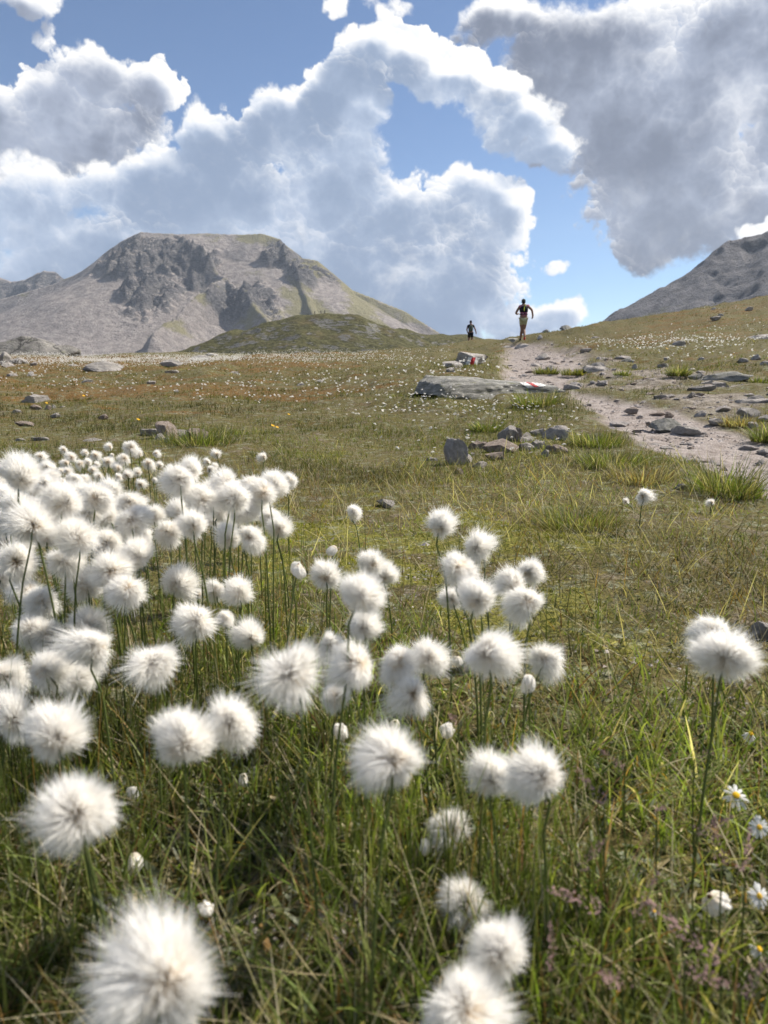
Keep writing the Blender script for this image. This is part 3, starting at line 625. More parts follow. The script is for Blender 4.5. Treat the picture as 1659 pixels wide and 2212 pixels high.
# striped boulder, long slab and their painted waymarks
from mathutils.bvhtree import BVHTree
def paint_patch(parent, quad, nu, nv, rngu=(0, 1), rngv=(0, 1), ragged=0.0, seed=1, lift=0.004):
    """a coat of paint that follows the stone: cells of a grid laid on the stone's own surface"""
    bpy.context.view_layer.update(); mw = parent.matrix_world; inv = mw.inverted()
    me = parent.data; bvh = BVHTree.FromPolygons([mw @ v.co for v in me.vertices], [list(p.vertices) for p in me.polygons])
    q = [np.array(c, float) for c in quad]; V = []; ok = []; c0 = Vector((0, 0, ZC))
    for j in range(nv + 1):
        for i in range(nu + 1):
            s = rngu[0] + (rngu[1] - rngu[0]) * i / nu; t = rngv[0] + (rngv[1] - rngv[0]) * j / nv
            uv = (q[0] * (1 - s) + q[1] * s) * (1 - t) + (q[3] * (1 - s) + q[2] * s) * t
            d = Vector(ray(*uv)).normalized(); hit = bvh.ray_cast(c0, d)
            if hit[0] is None: V.append((0, 0, 0)); ok.append(False)
            else: V.append(inv @ (hit[0] + hit[1] * lift)); ok.append(True)
    rg = np.random.default_rng(seed); F = []
    for j in range(nv):
        for i in range(nu):
            a = j * (nu + 1) + i; f = (a, a + 1, a + nu + 2, a + nu + 1)
            if all(ok[k] for k in f) and rg.random() >= ragged: F.append(f)
    m = bpy.data.meshes.new('paint'); m.from_pydata([tuple(v) for v in V], [], F); m.update(); return m
def paint(name, col):
    def b(h):
        n = h.noise(h.n('ShaderNodeTexCoord').outputs['Object'], 14, 5, 0.7)
        return bsdf(h, h.mix(h.m('MULTIPLY', h.ss(n, 0.55, 0.68), 0.55), col, [c * 0.55 + 0.06 for c in col]), 0.7, None, 0.3)
    return material(name, b)
M_white = paint('white_paint', (0.72, 0.72, 0.70)); M_red = paint('red_paint', (0.42, 0.025, 0.03))
bl = rock(1020, 777, 68, 27, 'round', None, 'grey boulder painted with an upright white-red-white stripe waymark', None, 'boulder', mesh=rock_mesh(77, sub=4, cuts=9, rough=0.10, round_=0.5, strata=.08), deep=0.8)
bl.data.materials.append(M_rock)
bl2 = rock(978, 788, 44, 14, 'round', M_rock, 'low grey rock lobe at the left of the striped boulder', None)
q = [(1012, 772), (1035.5, 772.5), (1031, 789), (1004.5, 790)]
wm = link('waymark', paint_patch(bl, q, 8, 10, (0.0, 0.33), ragged=0.02), M_white, bl); wm['label'] = 'white left stripe of the painted waymark'
wm2 = link('waymark', paint_patch(bl, q, 8, 10, (0.33, 0.66), seed=2, lift=0.005), M_red, bl); wm2['label'] = 'red middle stripe of the painted waymark'
wm3 = link('waymark', paint_patch(bl, q, 8, 10, (0.66, 1.0), ragged=0.02, seed=3), M_white, bl); wm3['label'] = 'white right stripe of the painted waymark'

def slab_mesh():
    n1, n2 = 150, 60; s = np.linspace(-0.5, 0.5, n1); t = np.linspace(0, 1, n2); S, T = np.meshgrid(s, t)
    # cross-section: front wall, then the gently rising top, then the back
    prof_y = np.interp(T, [0, .28, .34, .9, 1], [-.5, -.46, -.40, .42, .5]); prof_z = np.interp(T, [0, .28, .36, .9, 1], [-.3, .62, .80, 1.0, -.3])
    thick = np.interp(S, [-.5, -.46, -.40, -.15, .1, .3, .45, .5], [.15, .75, 1.0, .92, .72, .58, .40, .1])
    bend = 0.16 * np.sin(S * 5 + 1) + 0.25 * S
    X = S + 0.015 * fbm(S * 9, T * 4, 3, 3); Y = prof_y * (0.55 + 0.5 * np.cos(S * 2.4)) + bend + 0.05 * fbm(S * 6, T * 5, 3, 5)
    Z = np.where(prof_z > 0, prof_z * thick, prof_z) + 0.10 * thick * fbm(S * 5, T * 7, 4, 9) + 0.16 * thick * (ridged(S * 5 + T * 2.2, T * 13, 4, 13) - .5) + 0.05 * thick * fbm(S * 30, T * 22, 3, 19)
    return mesh_np('slab', np.stack([X.ravel(), Y.ravel(), Z.ravel()], 1), grid_faces(n2, n1), smooth_shade=True)
a_, b_ = at(900, 866), at(1204, 846)
sl_ = link('boulder', slab_mesh(), M_slab); ctr = (a_ + b_) / 2; L_ = (b_ - a_).length
sl_.scale = (L_ * 1.02, 0.75, 0.19); sl_.location = (ctr.x, ctr.y + 0.28, min(a_.z, b_.z) + 0.02); sl_.rotation_euler = (0, -math.atan2(b_.z - a_.z, (b_ - a_).xy.length) * 0.9, math.atan2(b_.y - a_.y, b_.x - a_.x))
tag(sl_, 'long lichen-grey slab with a worn white and red paint mark', 'boulder')
q = [(1122, 827), (1158, 825), (1180, 834), (1140, 838)]
w4 = link('waymark', paint_patch(sl_, q, 14, 7, (0, .36), ragged=.08, seed=5), M_white, sl_); w4['label'] = 'worn white paint on the slab, left field'
w5 = link('waymark', paint_patch(sl_, q, 14, 7, (.36, .62), ragged=.25, seed=6), M_red, sl_); w5['label'] = 'flaking red paint in the middle of the slab mark'
w6 = link('waymark', paint_patch(sl_, q, 14, 7, (.62, 1), ragged=.15, seed=7), M_white, sl_); w6['label'] = 'worn white paint on the slab, right field'

# landmarks that tell small things apart
MARKS = [(n_, *hits([u], [v])[0][:2]) for n_, u, v in [('the stone pile by the path', 1090, 990), ('the dark end of the long slab', 920, 866), ('the painted end of the long slab', 1165, 845), ('the striped boulder', 1020, 790), ('the lone stone on the moss', 833, 1097),
         ('the stone heap behind the cotton grass', 380, 955), ('the long low boulder', 227, 808), ('the largest rock in the path', 1435, 927), ('the wide ledge in the rubble', 1564, 824), ('the slab in the tussock', 1290, 811), ('the pale stone on the right slope', 1464, 757),
         ('the sloping pale slab at right', 1633, 874), ('the flat upper-path stone', 1265, 772), ('the runner on the crest', 1130, 743), ('the white rounded stone in the heath', 1631, 786)]]
def nearest_mark(x_, y_):
    b_ = min(MARKS, key=lambda m_: math.hypot(m_[1] - x_, (m_[2] - y_) * .7)); dx, dy = x_ - b_[1], y_ - b_[2]
    far = math.hypot(dx, dy) > .18 * math.hypot(x_, y_)
    return b_[0], ('well ' if far else 'just ') + (('right of' if dx > 0 else 'left of') if abs(dx) > abs(dy) * .6 else ('behind' if dy > 0 else 'in front of'))
# loose stones on the path, the larger ones singly, the gravel as one mass
def scatter(n, rmin, rmax, azr, seed):
    rg = np.random.default_rng(seed); r = np.exp(rg.uniform(math.log(rmin), math.log(rmax), n)); a = rg.uniform(azr[0], azr[1], n)
    return np.sin(a) * r, np.cos(a) * r, r, rg
x, y, r, rg = scatter(5200, 2.6, 32, (0.1, 0.62), 301)
m = np.maximum(path_at(x, y) * 0.28, rubble_at(x, y)) > rg.random(len(x)); x, y, r = x[m], y[m], r[m]
z = ground(x, y) - path_at(x, y) * 0.025 * smooth(r, 1, 4)
size = np.exp(rg.normal(-3.55, 0.55, len(x))) * (0.75 + r / 14)
size *= 0.68
big = np.argsort(-size / r)[:170]
for k in big:
    o = link('stone', lib_rock(('flat', 'round', 'blocky')[int(rg.integers(3))], int(rg.integers(6)), (M_stone, M_stone, M_brownstone)[int(rg.integers(3))]))
    s_ = size[k] * 1.5; o.scale = (s_ * rg.uniform(.8, 1.6), s_ * rg.uniform(.7, 1.1), s_ * rg.uniform(.3, .6)); o.rotation_euler = (0, 0, rg.uniform(0, 6.28))
    o.location = (x[k], y[k], z[k] + o.scale[2] * 0.10)
    lk, sd = nearest_mark(x[k], y[k]); tone = 'brown' if 'schist' in o.data.materials[0].name else 'pale'
    tag(o, f'small {tone} loose stone {sd} {lk}', 'stone', 'loose stones strewn on the trail')
OCT = np.array([[1, 0, 0], [0, 1, 0], [-1, 0, 0], [0, -1, 0], [0, 0, 1], [0, 0, -1]], float); OF = np.array([[0, 1, 4], [1, 2, 4], [2, 3, 4], [3, 0, 4], [1, 0, 5], [2, 1, 5], [3, 2, 5], [0, 3, 5]])
def pebbles(x, y, z, s, rg):
    n = len(x); V = OCT[None] * s[:, None, None] * rg.uniform(.55, 1.25, (n, 6, 1)); a = rg.uniform(0, 6.28, n); c, q_ = np.cos(a)[:, None], np.sin(a)[:, None]
    X = V[..., 0] * c - V[..., 1] * q_; Y = V[..., 0] * q_ + V[..., 1] * c
    W = np.stack([X + x[:, None], Y + y[:, None], V[..., 2] * 0.5 + z[:, None]], -1).reshape(-1, 3)
    F = (OF[None] + (np.arange(n) * 6)[:, None, None]).reshape(-1, 3)
    g_ = rg.uniform(.6, 1.5, n)[:, None] * np.where(rg.random(n)[:, None] < .3, [.30, .24, .21], [.42, .375, .36]); return W, F, np.repeat(g_, 6, 0)
M_attr_matte = material('gravel', lambda h: bsdf(h, h.mix(h.noise(pos(h), 90, 3, .6), attr(h, 'col', True), (0.2, 0.18, 0.17)), 0.9, None, 0.2))
x2, y2, r2, rg2 = scatter(36000, 2.3, 33, (0.08, 0.62), 302)
m = (path_at(x2, y2) * 0.6 + rubble_at(x2, y2) * 0.8) > rg2.random(len(x2)); x2, y2, r2 = x2[m], y2[m], r2[m]
pz = ground(x2, y2) - path_at(x2, y2) * 0.025 * smooth(r2, 1, 4)
W1, F1, C1 = pebbles(x2, y2, pz, np.exp(rg2.normal(-5.1, 0.45, len(x2))) * (0.6 + r2 / 10), rg2)
x3, y3, r3, rg3 = scatter(9000, 0.5, 3.2, (-0.5, 0.5), 303)      # bare gritty patches between the moss
c3 = np.maximum.reduce([spot(x3, y3, 900, 1240, .16, .22), spot(x3, y3, 840, 1290, .12, .15), spot(x3, y3, 1500, 1450, .12, .12), spot(x3, y3, 700, 1150, .1, .2), spot(x3, y3, 730, 2000, .1, .08)])
m = c3 * 0.9 > rg3.random(len(x3)); x3, y3 = x3[m], y3[m]
W2, F2, C2 = pebbles(x3, y3, ground(x3, y3), np.exp(rg3.normal(-5.6, 0.35, len(x3))), rg3)
o = link('gravel', mesh_np('gravel', np.vstack([W1, W2]), np.vstack([F1, F2 + len(W1)]), attrs={'col': np.vstack([C1, C2])}), M_attr_matte); o['kind'] = 'stuff'
o['label'] = 'grit and small pebbles on the trail and in bare patches'
# ------------------------------------------------------------------ grass: every blade a bent ribbon
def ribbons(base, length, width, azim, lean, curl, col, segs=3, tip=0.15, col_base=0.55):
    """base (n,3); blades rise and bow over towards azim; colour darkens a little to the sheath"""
    n = len(base); t = np.linspace(0, 1, segs + 1); ang = lean[:, None] + curl[:, None] * t[None]
    st = (length / segs)[:, None]; dx = np.sin(ang) * st; dz = np.cos(ang) * st
    h_ = np.concatenate([np.zeros((n, 1)), np.cumsum(dx[:, :-1], 1)], 1); z_ = np.concatenate([np.zeros((n, 1)), np.cumsum(dz[:, :-1], 1)], 1)
    ca, sa = np.cos(azim)[:, None], np.sin(azim)[:, None]
    C = np.stack([base[:, :1] + h_ * ca, base[:, 1:2] + h_ * sa, base[:, 2:3] + z_], -1)
    w_ = width[:, None] * (1 - (1 - tip) * t[None] ** 1.6) * 0.5
    tw = RNG.uniform(-1.2, 1.2, n)[:, None]
    sx, sy = -np.sin(azim[:, None] + tw), np.cos(azim[:, None] + tw)
    side = np.stack([sx * w_, sy * w_, np.zeros_like(w_)], -1)
    V = np.stack([C - side, C + side], 2).reshape(n, -1, 3)
    k = 2 * (segs + 1); q = np.array([[2 * i, 2 * i + 1, 2 * i + 3, 2 * i + 2] for i in range(segs)])
    F = (q[None] + (np.arange(n) * k)[:, None, None]).reshape(-1, 4)
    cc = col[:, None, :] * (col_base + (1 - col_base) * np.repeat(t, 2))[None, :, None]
    return V.reshape(-1, 3), F, cc.reshape(-1, 3)
def _leaf(h):
    c = attr(h, 'col', True); a = h.n('ShaderNodeBsdfPrincipled', {'Base Color': c, 'Roughness': 0.55, 'Specular IOR Level': 0.25}).outputs[0]
    tr = h.n('ShaderNodeBsdfTranslucent', {'Color': h.mix(1.0, c, (1.28, 1.36, 0.6), 'MULTIPLY')}).outputs[0]
    return h.n('ShaderNodeMixShader', {0: 0.46, 1: a, 2: tr}).outputs[0]
M_leaf = material('grass_blade', _leaf)
PAL = {'fresh': [(.16, .22, .04), (.20, .25, .06), (.24, .27, .08)], 'green': [(.105, .135, .03), (.14, .165, .042), (.085, .115, .028), (.17, .18, .06)], 'olive': [(.18, .165, .07), (.15, .14, .055), (.22, .195, .095)],
       'straw': [(.46, .385, .235), (.38, .31, .185), (.54, .47, .32)], 'rust': [(.25, .15, .06), (.32, .19, .06), (.19, .10, .05)], 'grey': [(.20, .22, .15), (.28, .30, .22), (.15, .175, .11)],
       'dark': [(.06, .08, .02), (.08, .10, .026), (.10, .12, .034)], 'moss': [(.20, .195, .03), (.15, .155, .025), (.26, .24, .05), (.12, .13, .02)], 'heath': [(.15, .09, .04), (.11, .065, .03), (.18, .12, .05), (.14, .125, .05)]}
def colours(n, mix):
    keys = list(mix); pr = np.array([mix[k] for k in keys]); pr = pr / pr.sum(); ch = RNG.choice(len(keys), n, p=pr); out = np.empty((n, 3))
    for i, k in enumerate(keys):
        m = ch == i; p = np.array(PAL[k]); out[m] = p[RNG.integers(len(p), size=m.sum())]
    return np.clip(out * RNG.uniform(.75, 1.3, (n, 1)), 0, .9)
GRASS_TRIS = 0
def grass(name, label, x, y, length, width, mix, lean=(0, .5), curl=(.1, .9), segs=3, tip=.15, lift=0.0, as_stuff=True, col_base=.5, cols=None):
    global GRASS_TRIS
    n = len(x); base = np.stack([x, y, ground(x, y) + lift - 0.004], 1)
    if cols is None: cols = colours(n, mix)
    k_ = 1.6 / np.maximum(np.hypot(x, y), .6) ** .5; vary = np.clip(1.0 + 0.75 * fbm(x * 3.1 * k_, y * 3.1 * k_, 4, 171, .6), .5, 1.6); deep_ = 1 - .34 * smooth(np.hypot(x, y), 2.0, 7.0); cols = cols * (vary * deep_)[:, None] * np.array([1.0, .985, .80]) ** smooth(np.hypot(x, y), 2, 7)[:, None]      # some tufts are paler than others
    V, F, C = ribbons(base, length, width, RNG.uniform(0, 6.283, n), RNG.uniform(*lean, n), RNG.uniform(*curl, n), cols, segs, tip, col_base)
    GRASS_TRIS += len(F) * 2
    o = link(name, mesh_np(name, V, F, attrs={'col': C}), M_leaf)
    if as_stuff: o['kind'] = 'stuff'
    o['label'] = label; return o
def keep(x, y, cond, rg): m = cond > rg.random(len(x)); return x[m], y[m]
def nopath(x, y): return np.clip(1 - path_at(x, y) * 1.15 - rubble_at(x, y) * 0.75, 0, 1)

# zones of the foreground, as places on the ground
def tall_zone(x, y):    # where sedge stands under the cotton grass
    z = np.zeros(len(x))
    for (u, v, rx, ry) in [(150,1650,.22,.3),(420,1560,.22,.25),(300,1350,.40,.4),(560,1420,.14,.2),(1080,1900,.08,.1),(820,1900,.08,.1)]:
        z = np.maximum(z, spot(x, y, u, v, rx, ry))
    return z
def dry_zone(x, y):
    z = np.zeros(len(x))
    for (u, v, rx, ry) in [(1400,1230,.5,.35),(1250,1130,.5,.4),(1550,1300,.3,.3),(600,1070,.6,.7),(1300,1020,.6,.6),(900,1050,.4,.5)]:
        z = np.maximum(z, spot(x, y, u, v, rx, ry))
    return z
def bare_zone(x, y):
    return np.maximum.reduce([spot(x, y, 900, 1240, .16, .22), spot(x, y, 840, 1290, .12, .15), spot(x, y, 1500, 1450, .10, .10), spot(x, y, 730, 2000, .07, .06)])

x, y, r, rg = scatter(80000, 0.34, 3.4, (-0.66, 0.66), 401)
patch = smooth(fbm(x * 4.5, y * 4.5, 3, 61), -.35, .35)
x, y = keep(x, y, (0.10 + 0.90 * patch) * nopath(x, y) * (1 - 0.80 * moss_at(x, y)) * (1 - .9 * bare_zone(x, y)), rg); n = len(x); r = np.hypot(x, y)
dz = dry_zone(x, y)
cols = np.where((dz > RNG.random(n))[:, None], colours(n, {'olive': 3, 'straw': 2.0, 'green': 1.8, 'rust': .9}), colours(n, {'fresh': 2.2, 'green': 4, 'olive': 1.6, 'straw': .8, 'grey': 1.2, 'dark': 1.0, 'rust': .35}))
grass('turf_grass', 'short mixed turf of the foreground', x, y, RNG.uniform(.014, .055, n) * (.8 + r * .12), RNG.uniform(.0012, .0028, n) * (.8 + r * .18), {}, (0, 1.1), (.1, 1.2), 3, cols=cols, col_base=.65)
x, y, r, rg = scatter(105000, 3.0, 10, (-0.64, 0.66), 402)
patch = smooth(fbm(x * 2.2, y * 2.2, 4, 63), -.22, .28)
x, y = keep(x, y, (0.07 + 0.93 * patch) * nopath(x, y) * (1 - 0.75 * moss_at(x, y)), rg); n = len(x); r = np.hypot(x, y)
hz = heath_at(x, y) * 0.5; dz = dry_zone(x, y)
cols = np.where((np.maximum(hz, dz * .8) > RNG.random(n))[:, None], colours(n, {'olive': 3, 'straw': 1.0, 'heath': 1.8, 'green': 1.6}), colours(n, {'fresh': 1.2, 'green': 5, 'olive': 2.2, 'straw': .7, 'dark': 1.4, 'moss': .6}))
grass('meadow_grass', 'short olive meadow grass of the middle distance', x, y, RNG.uniform(.015, .062, n) * (.7 + r * .05), RNG.uniform(.0018, .0036, n) * (.6 + r * .13), {}, (0, 1.1), (.1, 1.1), 2, cols=cols, col_base=.65)
x, y, r, rg = scatter(130000, 9.5, 75, (-0.62, 0.64), 403)
patch = smooth(fbm(x * .7, y * 1.3, 4, 65), -.12, .22)
x, y = keep(x, y, (0.06 + 0.94 * patch) * nopath(x, y), rg); n = len(x); r = np.hypot(x, y)
hz = np.clip(heath_at(x, y) * (0.05 + 0.8 * smooth(fbm(x * .35, y * .8, 3, 67), -.1, .35)), 0, 1)
cols = np.where((hz > RNG.random(n))[:, None], colours(n, {'heath': 3, 'olive': 2, 'rust': .25}), colours(n, {'green': 3, 'olive': 4, 'straw': .5, 'dark': 1.0, 'moss': .8}))
grass('hillside_grass', 'olive and brown grass of the far slopes', x, y, RNG.uniform(.02, .065, n) * (.6 + r * .012), RNG.uniform(.006, .012, n) * (.5 + r * .05), {}, (0, 1.0), (.1, .9), 1, tip=.3, cols=cols, col_base=.8)
# green blades of the near edge
x, y, r, rg = scatter(15000, 0.3, 1.7, (-0.75, 0.75), 404)
x, y = keep(x, y, smooth(fbm(x * 6, y * 6, 3, 69), -.3, .3) * (1 - smooth(np.hypot(x, y), .9, 1.7)) * (1 - .9 * bare_zone(x, y)), rg); n = len(x)
grass('foreground_grass', 'longer green and yellowing blades nearest the camera', x, y, RNG.uniform(.03, .10, n), RNG.uniform(.0018, .0040, n), {'fresh': 6, 'green': 3, 'olive': 1.2, 'straw': .8, 'rust': .4}, (0, .9), (.1, 1.2), 5, col_base=.7)
# straight sedge stalks of the cotton grass beds
x, y, r, rg = scatter(20000, 0.4, 3.4, (-0.66, 0.5), 405)
x, y = keep(x, y, tall_zone(x, y) * smooth(fbm(x * 7, y * 7, 2, 71), -.5, .3) * 0.55, rg); n = len(x); r = np.hypot(x, y)
grass('sedge', 'tall straight sedge stalks under the cotton grass', x, y, RNG.uniform(.07, .19, n), RNG.uniform(.0010, .0017, n) * (.85 + r * .15), {'dark': 5, 'green': 3, 'olive': 1, 'rust': .25}, (0, .22), (0, .30), 4, tip=.25)
# bleached stalks lying about
x, y, r, rg = scatter(20000, 0.35, 5, (-0.66, 0.66), 406)
x, y = keep(x, y, np.clip(.22 + .75 * dry_zone(x, y), 0, 1) * nopath(x, y), rg); n = len(x)
grass('dry_grass', 'bleached and brown stalks lying in the turf', x, y, RNG.uniform(.05, .17, n), RNG.uniform(.0010, .0019, n) * (.9 + .25 * np.hypot(x, y)), {'straw': 5, 'rust': 1.2, 'olive': 2}, (.5, 1.35), (-.2, .5), 3)
# small broad leaves of ground-hugging herbs
x, y, r, rg = scatter(60000, 0.32, 3.2, (-0.72, 0.72), 407)
x, y = keep(x, y, (.25 + .75 * smooth(fbm(x * 5, y * 5, 3, 73), -.25, .25)) * nopath(x, y) * (1 - .7 * moss_at(x, y)) * (1 - .8 * bare_zone(x, y)), rg); n = len(x); near_ = 1 + 1.0 * (1 - smooth(np.hypot(x, y), .6, 1.3))
grass('ground_cover', 'tiny broad leaves of herbs close to the soil', x, y, RNG.uniform(.007, .018, n) * near_, RNG.uniform(.0025, .0052, n) * near_, {'grey': 5, 'fresh': 1.5, 'green': 3, 'dark': .8, 'rust': .5, 'straw': 1.1}, (.4, 1.3), (.1, .8), 2, tip=.35)
# moss cushions
x, y, r, rg = scatter(120000, 0.6, 6.5, (-0.62, 0.62), 408)
x, y = keep(x, y, np.clip(moss_at(x, y) * 1.6 - .15, 0, 1) * nopath(x, y) * smooth(fbm(x * 9, y * 9, 3, 77), -.35, .25), rg); n = len(x); r = np.hypot(x, y)
grass('moss', 'yellow-green moss cushions between the grasses', x, y, RNG.uniform(.005, .013, n) * (.7 + r * .25), RNG.uniform(.002, .004, n) * (.7 + r * .25), {'moss': 5, 'green': .6}, (0, 1.1), (0, .5), 1, tip=.5, lift=.006 * 0)

# tussocks one can tell apart
def tussock(u, v, wpx, hpx, label, mix, n=420, lean=.75):
    b = at(u, v); n = int(n * 1.5); k = math.hypot(b.x, b.y) / FPX; W, H = wpx * k, hpx * k; rg_ = np.random.default_rng(int(u + v))
    a = rg_.uniform(0, 6.283, n); q_ = np.sqrt(rg_.random(n)) * W * 0.42
    base = np.stack([np.cos(a) * q_, np.sin(a) * q_, np.zeros(n)], 1)
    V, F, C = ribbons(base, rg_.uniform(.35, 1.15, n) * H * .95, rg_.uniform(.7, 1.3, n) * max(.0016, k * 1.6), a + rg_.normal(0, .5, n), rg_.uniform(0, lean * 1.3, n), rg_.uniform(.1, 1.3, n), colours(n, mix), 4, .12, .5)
    o = link('tussock', mesh_np('tussock', V, F, attrs={'col': C}), M_leaf); o.location = (b.x, b.y, b.z - .01)
    tag(o, label, 'tussock', 'tussocks in turf and path'); return o
GM = {'fresh': 2, 'green': 4, 'olive': 2, 'straw': 1.4}; DM = {'straw': 3, 'olive': 3, 'rust': 1}
for a in [(1565,1070,150,95,'green grass tussock standing up against the path at right',GM,380),(1320,1010,170,50,'green tussock spilling over the left verge of the path',GM,500),(1245,1130,210,55,'deep green grass clump low in the turf right of centre',GM,650),
          (1465,822,48,26,'spiky tussock growing in the rubble beside the dark stone',GM,200),(1240,812,60,18,'mossy tussock at the left of the slab amid the path',{'moss': 2,'green': 2,'olive': 2},260),(1345,814,40,14,'low tussock at the right end of the slab amid the path',GM,160),
          (1180,808,60,20,'grass island splitting the upper path',{'olive': 3,'green': 2},260),(1598,915,80,28,'dry grass tuft right of the path beside pale rock',DM,260),(1160,880,130,40,'bushy green grass clump before the long slab',GM,420),
          (1050,930,80,30,'thin green clump above the stone pile',GM,240),(1290,955,130,40,'long green clump on the bank left of the path',GM,420),(430,965,170,45,'green grass growing in front of the stone heap',GM,420),(1380,1040,150,50,'dry brown tuft on the bank below the path',DM,380),
          (1655,950,60,50,'green tuft cut by the right edge above the path',GM,200),(1640,826,40,16,'small yellow-green tuft at the right edge in the rubble',{'moss':2,'green':2},120)]:
    tussock(*a)
# ------------------------------------------------------------------ cotton grass
def _cotton(h):
    t = attr(h, 't')
    c = h.mix(h.ss(t, 0.15, 0.62), (0.86, 0.76, 0.60), (0.96, 0.945, 0.915))
    c = h.mix(h.ss(t, 0.02, 0.14), (0.60, 0.44, 0.28), c)
    d = h.n('ShaderNodeBsdfDiffuse', {'Color': c}).outputs[0]; tr = h.n('ShaderNodeBsdfTranslucent', {'Color': c}).outputs[0]
    return h.n('ShaderNodeMixShader', {0: 0.5, 1: d, 2: tr}).outputs[0]
M_cotton = material('cotton_bristles', _cotton)
M_stem = material('green_stem', lambda h: bsdf(h, h.mix(h.noise(pos(h), 60, 2, .5), (0.055, 0.085, 0.018), (0.11, 0.13, 0.035)), 0.6, None, 0.3))
M_bract = material('brown_bract', lambda h: bsdf(h, (0.10, 0.055, 0.03), 0.7))
def unit(v): return v / np.linalg.norm(v, axis=-1, keepdims=True)
def tuft_mesh(seed, n=1500, kind='open'):
    """bristles fanning out of one point; their parting (where the stalk enters) looks along -Z; radius about 1"""
    rg = np.random.default_rng(seed); nc = 110
    cz = rg.uniform(-.93, 1, nc); ph = rg.uniform(0, 6.283, nc); stt = np.sqrt(np.maximum(1 - cz ** 2, 0))
    cd = np.stack([stt * np.cos(ph), stt * np.sin(ph), cz], 1)
    lump = unit(rg.normal(0, 1, (4, 3))); amp = rg.normal(0, .24, 4)
    clen = rg.uniform(.84, 1.06, nc) * (1 + ((cd @ lump.T) ** 3 @ amp)) * (1 - .30 * smooth(-cz, .3, .95))
    cbend = unit(rg.normal(0, 1, (nc, 3))) * rg.uniform(.05, .45, (nc, 1))   # each lock falls its own way
    wind = unit(rg.normal(0, 1, 3)) * rg.uniform(.10, .50)                    # and the wind lays them over
    own = rg.integers(nc, size=n)
    D = unit(cd[own] + rg.normal(0, .25, (n, 3)))
    L = clen[own] * rg.uniform(.82, 1.02, n); short = rg.random(n) < .40; L[short] *= rg.uniform(.6, .92, short.sum())
    stray = rg.random(n) < .012; L[stray] *= 1.12
    conv = (cd[own] - D) * .42; bend = rg.normal(0, .24, (n, 3)) + cbend[own] + wind
    axis = np.array([0, 0, 1.0]); swirl = np.cross(np.broadcast_to(axis, D.shape), D) * rg.normal(0, .35)
    k = 5; pts = []
    for i in range(k):
        s = i / (k - 1); pts.append(D * (0.05 + (L * s)[:, None]) + (conv + bend * .75 + swirl) * (L * s * s)[:, None] * .62)
    allr = np.linalg.norm(pts[-1], axis=1); sc_ = 1 / np.percentile(allr, 88); ctr = pts[-1].mean(0) * .45
    side = unit(np.cross(D, rg.normal(0, 1, (n, 3)))); wd = rg.uniform(.006, .012, n)
    V = []; T = []
    for i in range(k):
        s = i / (k - 1); w_ = (wd * (.55 + 1.3 * s - 1.65 * s ** 3))[:, None]; q_ = (pts[i] - 0) * sc_
        V += [q_ - side * w_, q_ + side * w_]; T += [np.clip(np.linalg.norm(pts[i], axis=1), 0, 1)] * 2
    V = np.stack(V, 1); T = np.stack(T, 1)
    q_ = np.array([[2 * i, 2 * i + 1, 2 * i + 3, 2 * i + 2] for i in range(k - 1)])
    F = (q_[None] + (np.arange(n) * 2 * k)[:, None, None]).reshape(-1, 4)
    me = mesh_np('tuft_' + kind, V.reshape(-1, 3), F, attrs={'t': T.ravel()})
    me.materials.append(M_cotton); return me
def bud_shell(seed):
    """closed wet tuft: crumpled, pleated drop of matted bristles hanging from its bract"""
    rg = np.random.default_rng(seed); na, nb = 40, 20; A_, B_ = np.meshgrid(np.linspace(0, 2 * math.pi, na, endpoint=False), np.linspace(0, 1, nb))
    def surf(A_, B_, grow=1.0):
        ca_, sa_ = np.cos(A_), np.sin(A_)
        lob = fbm(ca_ * 1.6 + seed, sa_ * 1.6 + B_ * 1.5, 3, seed)
        rad = np.interp(B_, [0, .10, .35, .65, .88, 1], [.10, .30, .50, .54, .44, .12]) * (1 + .30 * lob + .07 * np.sin(A_ * 9 + seed + B_ * 2)) * grow
        return np.stack([ca_ * rad + .28 * B_ ** 2, sa_ * rad * .85, B_ * 1.15 - .05 + .22 * lob * B_ ** 2], -1)
    V = surf(A_, B_).reshape(-1, 3); F = grid_faces(nb, na, True)
    n = 900; a0 = rg.uniform(0, 6.283, n); b0 = rg.uniform(.05, .75, n); k = 4; P_ = []
    for i in range(k):
        s_ = i / (k - 1); P_.append(surf(a0 + rg.normal(0, .04, n) * s_, np.minimum(b0 + .38 * s_, 1.0), 1.02 + (.10 * rg.random(n) * s_ ** 2)) + np.outer(rg.random(n) * s_ ** 3, [.05, 0, .14]))
    side = unit(np.cross(unit(P_[-1] - P_[0] + 1e-6), rg.normal(0, 1, (n, 3)))); VV = []
    for i in range(k): w_ = .011 * (1 - .7 * i / (k - 1)); VV += [P_[i] - side * w_, P_[i] + side * w_]
    VV = np.stack(VV, 1).reshape(-1, 3); q_ = np.array([[2 * i, 2 * i + 1, 2 * i + 3, 2 * i + 2] for i in range(k - 1)])
    FF = (q_[None] + (np.arange(n) * 2 * k)[:, None, None]).reshape(-1, 4) + len(V)
    V = np.vstack([V, VV]); me = mesh_np('bud_shell', V, np.vstack([F, FF]), attrs={'t': np.clip(V[:, 2] * .9 + .30, 0, 1)}, smooth_shade=True); me.materials.append(M_cotton); return me
TUFTS = [tuft_mesh(500 + i, 6800) for i in range(10)]; SMALL = [tuft_mesh(520 + i, 2600) for i in range(4)]
BUDS = [bud_shell(540 + i) for i in range(4)]
